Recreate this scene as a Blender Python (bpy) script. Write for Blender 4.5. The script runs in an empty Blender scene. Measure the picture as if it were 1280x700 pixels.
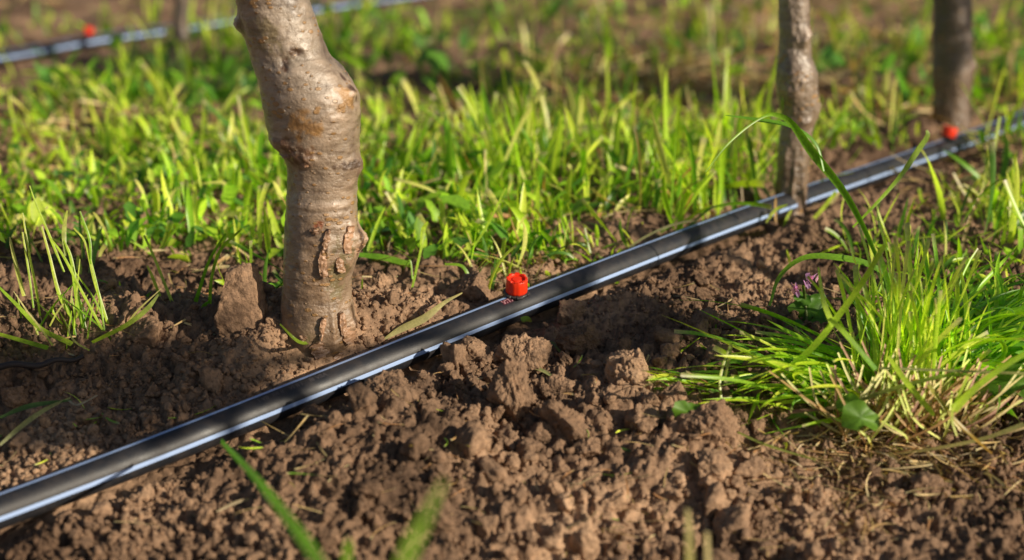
import bpy, bmesh, math, random
import numpy as np
from mathutils import Vector, Matrix
R = math.radians
random.seed(7); rng = np.random.default_rng(11)
scene = bpy.context.scene
COL = scene.collection

# ------------------------------------------------------------------ camera numbers
F = 1900.0; PITCH = math.atan(530.0/1900.0); CH = 0.277
cp, sp = math.cos(PITCH), math.sin(PITCH)
def ray(px, py):
    u = (px-640)/F; v = (350-py)/F
    return np.array([u, cp + v*sp, -sp + v*cp])          # depth-normalised: p = cam + depth*ray
CAM = np.array([0, 0, CH])
def softp(t, k=0.05):
    return k*np.logaddexp(0, t/k)
def base_z(x, y):
    x = np.asarray(x, float); y = np.asarray(y, float)
    d = softp(0.97-y)
    return -0.25*np.minimum(d, 0.9 + 0*d) + 0.012*np.sin(1.3*x+0.4)*np.sin(0.9*y) * np.clip((y-1.6), 0, 1)
def g(px, py, dz=0.0):                                   # a point of the ground (plus dz)
    r = ray(px, py); lo, hi = 0.2, 12.0
    for _ in range(50):
        m = (lo+hi)/2; p = CAM + m*r
        if p[2] > base_z(p[0], p[1]) + dz: lo = m
        else: hi = m
    return CAM + lo*r
def at(px, py, depth): return CAM + depth*ray(px, py)
def depth_of(p): return (p[1]*cp - (p[2]-CH)*sp)
def at_y(px, py, Y):
    r = ray(px, py); return CAM + r*(Y/r[1])

# ------------------------------------------------------------------ numpy noise
def _h(ix, iy, iz, seed):
    n = (ix.astype(np.int64)*374761393 + iy.astype(np.int64)*668265263 + iz.astype(np.int64)*2147483647 + seed*974634777) & 0xffffffff
    n = ((n ^ (n >> 13))*1274126177) & 0xffffffff
    n = ((n ^ (n >> 15))*2246822519) & 0xffffffff
    return ((n ^ (n >> 16)) & 0xffffff)/float(0xffffff)
def vnoise(x, y, z=0.0, seed=0):
    x, y, z = np.broadcast_arrays(np.asarray(x, float), np.asarray(y, float), np.asarray(z, float))
    xi, yi, zi = np.floor(x), np.floor(y), np.floor(z)
    fx, fy, fz = x-xi, y-yi, z-zi
    fx, fy, fz = [t*t*(3-2*t) for t in (fx, fy, fz)]
    xi, yi, zi = xi.astype(np.int64), yi.astype(np.int64), zi.astype(np.int64)
    r = 0
    for a in (0, 1):
        for b in (0, 1):
            for c in (0, 1):
                w = (fx if a else 1-fx)*(fy if b else 1-fy)*(fz if c else 1-fz)
                r = r + w*_h(xi+a, yi+b, zi+c, seed)
    return r*2-1
def fbm(x, y, z=0.0, o=4, seed=0):
    r = 0; a = 1; s = 1
    for k in range(o):
        r = r + a*vnoise(x*s, y*s, z*s, seed+k*17); a *= 0.5; s *= 2.03
    return r
def bumps(x, y, cell, seed, rmin=0.35, rmax=0.75):       # union of rounded lumps of random size, height in cells
    x = x/cell; y = y/cell
    xi, yi = np.floor(x).astype(np.int64), np.floor(y).astype(np.int64)
    best = np.zeros_like(x); zz = np.zeros_like(xi)
    for a in (-1, 0, 1):
        for b in (-1, 0, 1):
            cx, cy = xi+a, yi+b
            px = cx + _h(cx, cy, zz, seed); py = cy + _h(cx, cy, zz, seed+1)
            rr = rmin + (rmax-rmin)*_h(cx, cy, zz, seed+2)**1.5
            d2 = ((x-px)**2 + (y-py)**2)/rr**2
            tx = _h(cx, cy, zz, seed+3)*2-1; ty = _h(cx, cy, zz, seed+4)*2-1
            tilt = 1 + 0.95*(tx*(x-px) + ty*(y-py))/rr
            best = np.maximum(best, rr*np.clip(1-d2, 0, 1)**0.4*np.clip(tilt, 0.1, 1.7))
    return best

# ------------------------------------------------------------------ mesh + tagging helpers
def link(o, parent=None):
    COL.objects.link(o)
    if parent is not None: o.parent = parent
    return o
def mk(name, V, Fc, mat=None, parent=None, cols=None, smooth=True, origin=None):
    V = np.asarray(V, float); me = bpy.data.meshes.new(name)
    if origin is not None: V = V - np.asarray(origin, float)
    polys = Fc if isinstance(Fc, list) else [np.asarray(Fc)]
    polys = [np.asarray(p, np.int32) for p in polys if len(p)]
    me.vertices.add(len(V)); me.vertices.foreach_set('co', V.astype(np.float32).ravel())
    nl = sum(p.size for p in polys); npoly = sum(len(p) for p in polys)
    me.loops.add(nl); me.loops.foreach_set('vertex_index', np.concatenate([p.ravel() for p in polys]))
    me.polygons.add(npoly)
    st = []; off = 0
    for p in polys:
        st.append(off + np.arange(len(p))*p.shape[1]); off += p.size
    me.polygons.foreach_set('loop_start', np.concatenate(st).astype(np.int32))
    me.polygons.foreach_set('use_smooth', np.full(npoly, smooth))
    me.update(calc_edges=True); me.validate()
    if cols is not None:
        ca = me.color_attributes.new('col', 'FLOAT_COLOR', 'POINT')
        c = np.ones((len(V), 4), np.float32); c[:, :3] = cols
        ca.data.foreach_set('color', c.ravel())
    if mat: me.materials.append(mat)
    o = bpy.data.objects.new(name, me)
    link(o, parent)
    if origin is not None: o.location = [float(t) for t in origin]
    return o
def tag(o, label=None, cat=None, group=None, kind=None):
    if label: o['label'] = label
    if cat: o['category'] = cat
    if group: o['group'] = group
    if kind: o['kind'] = kind
    return o
def empty(name, loc, label, cat, group=None):
    o = bpy.data.objects.new(name, None); link(o); o.location = [float(t) for t in loc]
    o.empty_display_size = 0.02
    return tag(o, label, cat, group)
def merge(parts):                                        # [(V, F, cols)] -> one
    V = []; Fs = {}; C = []; off = 0
    for v, f, c in parts:
        V.append(v); C.append(np.broadcast_to(c, (len(v), 3)))
        for ff in (f if isinstance(f, list) else [f]):
            ff = np.asarray(ff)
            Fs.setdefault(ff.shape[1], []).append(ff + off)
        off += len(v)
    return np.concatenate(V), [np.concatenate(x) for x in Fs.values()], np.concatenate(C)
def grid_faces(nr, nc, wrap=False):
    i = np.arange(nr-1)[:, None]; j = np.arange(nc if wrap else nc-1)[None, :]
    j2 = (j+1) % nc
    return np.stack([i*nc+j, i*nc+j2, (i+1)*nc+j2, (i+1)*nc+j], -1).reshape(-1, 4)

# ------------------------------------------------------------------ materials
def newmat(name):
    m = bpy.data.materials.new(name); m.use_nodes = True
    nt = m.node_tree; nt.nodes.clear()
    out = nt.nodes.new('ShaderNodeOutputMaterial')
    b = nt.nodes.new('ShaderNodeBsdfPrincipled')
    nt.links.new(b.outputs[0], out.inputs[0])
    return m, nt, b, out
def N(nt, t, **kw):
    n = nt.nodes.new(t)
    for k, v in kw.items():
        if k in n.inputs: n.inputs[k].default_value = v
        else: setattr(n, k, v)
    return n
def ramp(nt, src, stops):
    r = nt.nodes.new('ShaderNodeValToRGB'); el = r.color_ramp.elements
    while len(el) < len(stops): el.new(0.5)
    for e, (p, c) in zip(el, stops):
        e.position = p; e.color = (*c, 1) if len(c) == 3 else c
    nt.links.new(src, r.inputs[0]); return r
def mixc(nt, fac, a, b, mode='MIX'):
    m = nt.nodes.new('ShaderNodeMix'); m.data_type = 'RGBA'; m.blend_type = mode
    for i, v in ((0, fac), (6, a), (7, b)):
        if hasattr(v, 'is_output'): nt.links.new(v, m.inputs[i])
        else: m.inputs[i].default_value = v if i == 0 else (*v, 1)
    return m.outputs[2]

def soil_mat(name, tint=(1, 1, 1)):
    m, nt, b, out = newmat(name)
    geo = N(nt, 'ShaderNodeNewGeometry')
    pos = geo.outputs['Position']
    n1 = N(nt, 'ShaderNodeTexNoise', Scale=14.0, Detail=6.0, Roughness=0.6); nt.links.new(pos, n1.inputs['Vector'])
    n2 = N(nt, 'ShaderNodeTexNoise', Scale=260.0, Detail=5.0, Roughness=0.65); nt.links.new(pos, n2.inputs['Vector'])
    n3 = N(nt, 'ShaderNodeTexNoise', Scale=900.0, Detail=3.0, Roughness=0.6); nt.links.new(pos, n3.inputs['Vector'])
    t = tint
    c1 = ramp(nt, n1.outputs[0], [(0.3, (0.15*t[0], 0.096*t[1], 0.064*t[2])), (0.55, (0.40*t[0], 0.258*t[1], 0.164*t[2])), (0.75, (0.60*t[0], 0.40*t[1], 0.255*t[2]))])
    c2 = ramp(nt, n2.outputs[0], [(0.3, (0.5, 0.48, 0.46)), (0.5, (0.98, 0.98, 0.98)), (0.7, (1.35, 1.3, 1.25))])
    c = mixc(nt, 1.0, c1.outputs[0], c2.outputs[0], 'MULTIPLY')
    n5 = N(nt, 'ShaderNodeTexNoise', Scale=4.5, Detail=3.0, Distortion=0.5); nt.links.new(pos, n5.inputs['Vector'])
    damp = ramp(nt, n5.outputs[0], [(0.36, (0.58, 0.56, 0.56)), (0.55, (1.0, 1.0, 1.0)), (0.7, (1.15, 1.13, 1.1))])
    c = mixc(nt, 1.0, c, damp.outputs[0], 'MULTIPLY')
    v = N(nt, 'ShaderNodeTexVoronoi', Scale=170.0); nt.links.new(pos, v.inputs['Vector'])
    fl = ramp(nt, v.outputs['Distance'], [(0.03, (1, 1, 1)), (0.07, (0, 0, 0))])
    c = mixc(nt, fl.outputs[0], c, (0.46, 0.36, 0.27))
    nt.links.new(c, b.inputs['Base Color'])
    b.inputs['Roughness'].default_value = 0.95; b.inputs['Specular IOR Level'].default_value = 0.15
    bp = N(nt, 'ShaderNodeBump', Strength=0.85, Distance=0.0022); nt.links.new(n2.outputs[0], bp.inputs['Height'])
    bp2 = N(nt, 'ShaderNodeBump', Strength=0.7, Distance=0.0008); nt.links.new(n3.outputs[0], bp2.inputs['Height'])
    nt.links.new(bp.outputs[0], bp2.inputs['Normal']); nt.links.new(bp2.outputs[0], b.inputs['Normal'])
    return m
M_soil = soil_mat('soil'); M_clod = soil_mat('soil_clod', (1.02, 1.02, 1.02))

def plant_mat(name, trans=0.42, rough=0.36, vein=700.0):
    m, nt, b, out = newmat(name)
    a = N(nt, 'ShaderNodeVertexColor', layer_name='col')
    geo = N(nt, 'ShaderNodeNewGeometry')
    n = N(nt, 'ShaderNodeTexNoise', Scale=vein, Detail=2.0); nt.links.new(geo.outputs['Position'], n.inputs['Vector'])
    c2 = ramp(nt, n.outputs[0], [(0.3, (0.78, 0.8, 0.75)), (0.7, (1.15, 1.12, 1.1))])
    c = mixc(nt, 1.0, a.outputs[0], c2.outputs[0], 'MULTIPLY')
    nt.links.new(c, b.inputs['Base Color'])
    b.inputs['Roughness'].default_value = rough; b.inputs['Specular IOR Level'].default_value = 0.6
    tr = N(nt, 'ShaderNodeBsdfTranslucent')
    tc = mixc(nt, 1.0, c, (1.35, 1.5, 0.55), 'MULTIPLY')
    nt.links.new(tc, tr.inputs[0])
    ms = N(nt, 'ShaderNodeMixShader'); ms.inputs[0].default_value = trans
    nt.links.new(b.outputs[0], ms.inputs[1]); nt.links.new(tr.outputs[0], ms.inputs[2])
    nt.links.new(ms.outputs[0], out.inputs[0])
    return m
M_grass = plant_mat('grass_blade'); M_straw = plant_mat('dry_straw', 0.2, 0.6); M_leaf = plant_mat('broad_leaf', 0.4, 0.5, 300.0)

def bark_mat():
    m, nt, b, out = newmat('bark')
    tc = N(nt, 'ShaderNodeTexCoord'); geo = N(nt, 'ShaderNodeNewGeometry')
    P = tc.outputs['Object']
    mp = N(nt, 'ShaderNodeMapping'); mp.inputs['Scale'].default_value = (1, 1, 3.6); nt.links.new(P, mp.inputs[0])
    n1 = N(nt, 'ShaderNodeTexNoise', Scale=34.0, Detail=7.0, Roughness=0.62, Distortion=0.6); nt.links.new(P, n1.inputs['Vector'])
    nb = N(nt, 'ShaderNodeTexNoise', Scale=75.0, Detail=5.0, Roughness=0.6, Distortion=0.4); nt.links.new(mp.outputs[0], nb.inputs['Vector'])
    nf = N(nt, 'ShaderNodeTexNoise', Scale=600.0, Detail=4.0, Roughness=0.6); nt.links.new(P, nf.inputs['Vector'])
    a = N(nt, 'ShaderNodeVertexColor', layer_name='col')
    c1 = ramp(nt, n1.outputs[0], [(0.33, (0.40, 0.35, 0.31)), (0.45, (0.86, 0.83, 0.78)), (0.6, (1.1, 1.08, 1.05)), (0.72, (1.5, 1.5, 1.52))])
    c2 = ramp(nt, nb.outputs[0], [(0.3, (0.62, 0.58, 0.55)), (0.48, (1, 1, 1)), (0.7, (1.22, 1.2, 1.2))])
    c = mixc(nt, 1.0, a.outputs[0], c1.outputs[0], 'MULTIPLY'); c = mixc(nt, 1.0, c, c2.outputs[0], 'MULTIPLY')
    # lenticels: small ochre spots wider than tall
    mp2 = N(nt, 'ShaderNodeMapping'); mp2.inputs['Scale'].default_value = (1, 1, 1.9); nt.links.new(P, mp2.inputs[0])
    v = N(nt, 'ShaderNodeTexVoronoi', Scale=150.0, Randomness=1.0); nt.links.new(mp2.outputs[0], v.inputs['Vector'])
    sel = N(nt, 'ShaderNodeTexNoise', Scale=60.0, Detail=1.0); nt.links.new(P, sel.inputs['Vector'])
    mth = N(nt, 'ShaderNodeMath', operation='MULTIPLY_ADD'); nt.links.new(sel.outputs[0], mth.inputs[0]); mth.inputs[1].default_value = -0.9; nt.links.new(v.outputs['Distance'], mth.inputs[2])
    fl = ramp(nt, mth.outputs[0], [(0.0, (1, 1, 1)), (0.0, (1, 1, 1))])
    add = N(nt, 'ShaderNodeMath', operation='ADD'); nt.links.new(mth.outputs[0], add.inputs[0]); add.inputs[1].default_value = 0.42
    fl = ramp(nt, add.outputs[0], [(0.13, (1, 1, 1)), (0.2, (0, 0, 0))])
    c = mixc(nt, fl.outputs[0], c, (0.36, 0.2, 0.075))
    nt.links.new(c, b.inputs['Base Color'])
    b.inputs['Roughness'].default_value = 0.40; b.inputs['Specular IOR Level'].default_value = 0.9; b.inputs['Coat Weight'].default_value = 0.3; b.inputs['Coat Roughness'].default_value = 0.34
    bp = N(nt, 'ShaderNodeBump', Strength=0.45, Distance=0.0018); nt.links.new(nb.outputs[0], bp.inputs['Height'])
    bp1 = N(nt, 'ShaderNodeBump', Strength=0.7, Distance=0.0012); nt.links.new(fl.outputs[0], bp1.inputs['Height']); nt.links.new(bp.outputs[0], bp1.inputs['Normal'])
    bp2 = N(nt, 'ShaderNodeBump', Strength=0.8, Distance=0.0008); nt.links.new(nf.outputs[0], bp2.inputs['Height']); nt.links.new(bp1.outputs[0], bp2.inputs['Normal'])
    nt.links.new(bp2.outputs[0], b.inputs['Normal'])
    return m
M_bark = bark_mat()

def plastic(name, col, rough, spec=0.5, dust=0.0, bump=0.0, sss=0.0, coat=0.0):
    m, nt, b, out = newmat(name)
    geo = N(nt, 'ShaderNodeNewGeometry')
    n = N(nt, 'ShaderNodeTexNoise', Scale=130.0, Detail=8.0, Roughness=0.7); nt.links.new(geo.outputs['Position'], n.inputs['Vector'])
    n2 = N(nt, 'ShaderNodeTexNoise', Scale=1400.0, Detail=3.0); nt.links.new(geo.outputs['Position'], n2.inputs['Vector'])
    mask = ramp(nt, n.outputs[0], [(0.42, (0, 0, 0)), (0.75, (dust, dust, dust))])
    sp_ = ramp(nt, n2.outputs[0], [(0.66, (0, 0, 0)), (0.74, (dust*1.6, dust*1.6, dust*1.6))])
    c = mixc(nt, mask.outputs[0], col, (0.2, 0.14, 0.1)); c = mixc(nt, sp_.outputs[0], c, (0.4, 0.32, 0.25))
    nt.links.new(c, b.inputs['Base Color'])
    rr = ramp(nt, n.outputs[0], [(0.3, (rough,)*3), (0.8, (min(1, rough+0.18),)*3)]); nt.links.new(rr.outputs[0], b.inputs['Roughness'])
    b.inputs['Specular IOR Level'].default_value = spec
    if coat: b.inputs['Coat Weight'].default_value = coat; b.inputs['Coat Roughness'].default_value = 0.2
    if sss:
        b.inputs['Subsurface Weight'].default_value = sss; b.inputs['Subsurface Radius'].default_value = (0.004, 0.001, 0.0005); b.inputs['Subsurface Scale'].default_value = 1.0
    if bump:
        bp = N(nt, 'ShaderNodeBump', Strength=bump, Distance=0.0005); nt.links.new(n2.outputs[0], bp.inputs['Height']); nt.links.new(bp.outputs[0], b.inputs['Normal'])
    return m
M_pipe = plastic('black_polyethylene', (0.016, 0.018, 0.024), 0.42, 0.6, dust=0.14, bump=0.2)
M_stripe = plastic('pale_blue_stripe', (0.40, 0.55, 0.88), 0.45, 0.5, dust=0.06)
M_red = plastic('red_plastic', (0.92, 0.042, 0.008), 0.33, 0.5, dust=0.04, sss=0.15)
M_black = plastic('black_plastic', (0.03, 0.03, 0.035), 0.4, 0.5, dust=0.25)
M_print = plastic('pink_print', (0.62, 0.35, 0.38), 0.6, 0.3, dust=0.25)
M_printg = plastic('worn_print', (0.12, 0.11, 0.12), 0.6, 0.3, dust=0.2)
M_smudge = plastic('red_smudge', (0.10, 0.02, 0.035), 0.5, 0.3, dust=0.1)

# ------------------------------------------------------------------ the pipe's line (needed by the ground)
PR = 0.0092
pp = [(-130, 690), (0, 636), (180, 566), (300, 521), (420, 476), (520, 438), (560, 418), (640, 389), (720, 358), (789, 331), (850, 300), (945, 263), (1030, 238), (1100, 213), (1180, 191), (1240, 166), (1285, 145), (1400, 97)]
P0 = np.array([g(x, y, 0.010) for x, y in pp])
def spline(P, n):
    P = np.asarray(P, float); k = len(P)
    d = np.r_[0, np.cumsum(np.linalg.norm(np.diff(P[:, :3], axis=0), axis=1)**0.5)]
    s = np.linspace(0, d[-1], n); out = np.zeros((n, P.shape[1]))
    # cubic hermite, finite-difference tangents
    m = np.gradient(P, d, axis=0)
    i = np.clip(np.searchsorted(d, s, side='right')-1, 0, k-2)
    h = (d[i+1]-d[i])[:, None]; t = ((s-d[i])[:, None])/h
    out = (2*t**3-3*t**2+1)*P[i] + (t**3-2*t**2+t)*h*m[i] + (-2*t**3+3*t**2)*P[i+1] + (t**3-t**2)*h*m[i+1]
    return out
def smooth(P, it):
    P = P.copy()
    for _ in range(it): P[1:-1] = 0.25*P[:-2] + 0.5*P[1:-1] + 0.25*P[2:]
    return P
_t = np.r_[0, np.cumsum(np.linalg.norm(np.diff(P0, axis=0), axis=1))]; _t = _t/_t[-1]
_tt = np.linspace(0, 1, 240)
pipeL = np.stack([np.polyval(np.polyfit(_t, P0[:, k], 5), _tt) for k in range(3)], -1)
pipeL = spline(np.vstack([pipeL[0] - 6*(pipeL[6]-pipeL[0]), pipeL[::6], pipeL[-1] + 14*(pipeL[-1]-pipeL[-6])]), 360)
pipeL = smooth(pipeL, 10)
pb = [(-160, 96), (0, 72), (63, 61), (110, 52), (211, 38), (290, 26), (400, 11), (500, -3), (640, -22)]
PB = np.array([g(x, y, 0.012) for x, y in pb])
pipeB = smooth(spline(PB, 160), 25)

def dist_poly(x, y, L):
    best = np.full(np.shape(x), 9.0)
    A = L[:-1:4, :2]; B = L[4::4, :2]; n = min(len(A), len(B))
    for a, b in zip(A[:n], B[:n]):
        d = b-a; t = np.clip(((x-a[0])*d[0] + (y-a[1])*d[1])/(d@d), 0, 1)
        best = np.minimum(best, np.hypot(x-a[0]-t*d[0], y-a[1]-t*d[1]))
    return best

# ------------------------------------------------------------------ trees' bases
T1b = g(398, 447); T2b = g(988, 270); T3b = g(1190, 170); T4b = g(227, 74)
def mounds(x, y):
    z = 0
    for (b, r, h) in ((T1b, 0.055, 0.012), (T2b, 0.05, 0.010), (T3b, 0.06, 0.008)):
        z = z + h*np.exp(-((x-b[0])**2 + (y-b[1])**2)/r**2)
    for (px, py, rx, ry, h) in ((560, 560, 0.13, 0.07, 0.014), (800, 250, 0.09, 0.03, 0.016), (560, 350, 0.03, 0.02, 0.009), (720, 420, 0.10, 0.022, -0.010), (870, 345, 0.12, 0.05, -0.004), (250, 415, 0.09, 0.03, 0.010), (120, 500, 0.14, 0.04, -0.006), (1080, 560, 0.12, 0.04, 0.004), (330, 470, 0.05, 0.02, 0.004)):
        p = g(px, py); z = z + h*np.exp(-((x-p[0])/rx)**2 - ((y-p[1])/ry)**2)
    return z
def ground_h(x, y):
    x = np.asarray(x, float); y = np.asarray(y, float)
    z = base_z(x, y) + mounds(x, y)
    near = np.clip((3.2-y)/1.6, 0.25, 1)
    wx = x + 0.006*vnoise(x*90, y*90, seed=3); wy = y + 0.006*vnoise(x*90, y*90, seed=4)
    z = z + 0.0095*fbm(x*10, y*10, o=3, seed=5)
    dens = np.clip(0.6 + 0.7*vnoise(x*7, y*7, seed=9), 0.15, 1.15)
    z = z + near*dens*(0.0065*bumps(wx, wy, 0.045, 21, 0.2, 0.75))
    z = z + near*(0.3+0.7*dens)*0.0055*bumps(wx, wy, 0.017, 31)
    vx = wx + 0.0022*vnoise(x*330, y*330, seed=13); vy = wy + 0.0022*vnoise(x*330, y*330, seed=14)
    z = z + near*0.0066*bumps(vx, vy, 0.0085, 41)
    z = z + near*0.0034*bumps(vx, vy, 0.0042, 51)
    z = z + near*0.0022*(0.5-np.abs(vnoise(x*170, y*170, seed=15)))
    z = z + near*0.0013*fbm(x*300, y*300, o=2, seed=61)
    return z
def ground_full(x, y):
    z = ground_h(x, y)
    z0 = base_z(x, y)
    d = dist_poly(x, y, pipeL)
    lim = z0 - 0.001 - 0.004 + 0.012*np.clip((d-0.011)/0.02, 0, 1) + 0.8*np.clip(d-0.031, 0, 1)
    lim = lim + 0.0035*bumps(x, y, 0.009, 71) + 0.0018*bumps(x, y, 0.004, 72) + 0.003*fbm(x*40, y*40, o=2, seed=73)
    z = np.minimum(z, lim)
    d2 = dist_poly(x, y, pipeB)
    return np.where(d2 < 0.02, np.minimum(z, z0 + 0.002), z)

ys = [-160.0]
yy = -160.0
while yy < 0.42:
    yy += max(0.06, abs(yy-0.45)*0.25); ys.append(min(yy, 0.44))
yy = 0.45
while yy < 160:
    st = 0.0017 if yy < 1.5 else (0.0055 if yy < 3.6 else 0.08)
    yy *= 1+st; ys.append(yy)
ys = np.array(ys)
core = np.linspace(-1, 1, 720)
side = 1 + np.cumsum(0.003*1.45**np.arange(26))
ts = np.concatenate([-side[::-1], core, side])
W = 0.16 + 0.40*np.abs(ys)
GX = ts[None, :]*W[:, None]
GX[:, 0] = -260; GX[:, -1] = 260
GY = np.broadcast_to(ys[:, None], GX.shape)
GZ = ground_full(GX.ravel(), GY.ravel())
floor_ = mk('soil_ground', np.stack([GX.ravel(), GY.ravel(), GZ], -1), grid_faces(len(ys), len(ts)), M_soil)
tag(floor_, 'brown tilled orchard soil', 'soil', kind='structure')

# ------------------------------------------------------------------ crumbs and clods
def ico(sub):
    bm = bmesh.new(); bmesh.ops.create_icosphere(bm, subdivisions=sub, radius=1)
    V = np.array([v.co[:] for v in bm.verts]); Fc = np.array([[v.index for v in f.verts] for f in bm.faces]); bm.free()
    return V, Fc
ICO = {s: ico(s) for s in (2, 3, 4, 5, 6)}
def clod_shape(sub, seed, rough=1.0, facets=9):
    V, Fc = ICO[sub]; V = V.copy(); r = np.random.default_rng(seed)
    rad = np.ones(len(V))
    for _ in range(facets):                               # broken faces
        n = r.normal(size=3); n /= np.linalg.norm(n); d = r.uniform(0.42, 0.85)
        dn = V@n; rad = np.where(dn > 1e-6, np.minimum(rad, d/np.maximum(dn, 1e-6)), rad)
    s = r.uniform(0, 50)
    rad *= 1 + rough*(0.11*fbm(V[:, 0]*1.5+s, V[:, 1]*1.5, V[:, 2]*1.5, o=3, seed=seed % 97))
    if sub >= 3: rad *= 1 + rough*0.09*fbm(V[:, 0]*5+s, V[:, 1]*5, V[:, 2]*5, o=3 if sub > 3 else 2, seed=seed % 89)
    if sub >= 4: rad *= 1 + rough*0.04*(0.6-np.abs(vnoise(V[:, 0]*11+s, V[:, 1]*11, V[:, 2]*11, seed=seed % 83)))
    if sub >= 5: rad *= 1 + rough*0.04*fbm(V[:, 0]*20+s, V[:, 1]*24, V[:, 2]*24, o=2, seed=seed % 79)
    V *= rad[:, None]
    V *= np.array([1, r.uniform(0.7, 1), r.uniform(0.6, 0.9)])
    return V, Fc
def randrot(n):
    q = rng.normal(size=(n, 4)); q /= np.linalg.norm(q, axis=1)[:, None]
    w, x, y, z = q.T
    return np.stack([1-2*(y*y+z*z), 2*(x*y-z*w), 2*(x*z+y*w), 2*(x*y+z*w), 1-2*(x*x+z*z), 2*(y*z-x*w), 2*(x*z-y*w), 2*(y*z+x*w), 1-2*(x*x+y*y)], -1).reshape(n, 3, 3)
def crumbs(n, smin, smax, power, sub, sampler, seed, sink=0.35):
    xy = sampler(n); n = len(xy)
    s = smin*(1-rng.random(n)*(1-(smin/smax)**power))**(-1/power)/2
    z = ground_full(xy[:, 0], xy[:, 1])
    dp = dist_poly(xy[:, 0], xy[:, 1], pipeL); ok = dp > PR + s + 0.0005
    for b, r in ((T1b, 0.022), (T2b, 0.015), (T3b, 0.018)):
        ok &= np.hypot(xy[:, 0]-b[0], xy[:, 1]-b[1]) > r
    xy, s, z = xy[ok], s[ok], z[ok]; n = len(s)
    K = 10; var = rng.integers(0, K, n); Rm = randrot(n)
    Vs, Fs, off = [], [], 0
    for k in range(K):
        V, Fc = clod_shape(sub, seed*100+k, 1.5, 12)
        idx = np.where(var == k)[0]
        W_ = np.einsum('nij,vj->nvi', Rm[idx], V)*s[idx][:, None, None]
        W_[:, :, 0] += xy[idx, 0][:, None]; W_[:, :, 1] += xy[idx, 1][:, None]; W_[:, :, 2] += (z[idx] + s[idx]*sink)[:, None]
        f = Fc[None] + (np.arange(len(idx))*len(V))[:, None, None] + off
        Vs.append(W_.reshape(-1, 3)); Fs.append(f.reshape(-1, 3)); off += len(idx)*len(V)
    return np.concatenate(Vs), np.concatenate(Fs), np.zeros(3)
def px_sampler(x0, x1, y0, y1, keep=None):
    def f(n):
        out = []
        px = rng.uniform(x0, x1, n); py = rng.uniform(y0, y1, n)
        # vectorised ground hit (flat guess then two fixed-point steps)
        u = (px-640)/F; v = (350-py)/F
        dx, dy, dz = u, cp+v*sp, -sp+v*cp
        t = CH/(-dz)
        for _ in range(12): t = 0.5*t + 0.5*(CH - base_z(u*t, dy*t))/(-dz)
        x, y = dx*t, dy*t
        m = np.clip(0.55 + 1.2*vnoise(x*14, y*14, seed=77), 0.12, 1) > rng.random(n)
        return np.stack([x, y], -1)[m]
    return f
cr = [crumbs(52000, 0.0016, 0.0045, 2.2, 2, px_sampler(-60, 1340, 235, 760), 1),
      crumbs(17000, 0.003, 0.009, 2.4, 3, px_sampler(-60, 1340, 290, 790), 2),
      crumbs(900, 0.0075, 0.017, 2.6, 4, px_sampler(-60, 1340, 330, 800), 3, 0.3),
      crumbs(650, 0.009, 0.026, 2.4, 4, px_sampler(380, 960, 440, 720), 5, 0.35),
      crumbs(3000, 0.004, 0.014, 2.2, 2, px_sampler(-60, 1340, -10, 290), 4)]
V, Fc, _ = merge(cr)
o = mk('soil_crumbs', V, Fc, M_soil)
tag(o, 'loose crumbs of brown soil scattered over the tilled ground', 'soil crumbs', kind='stuff')

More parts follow.
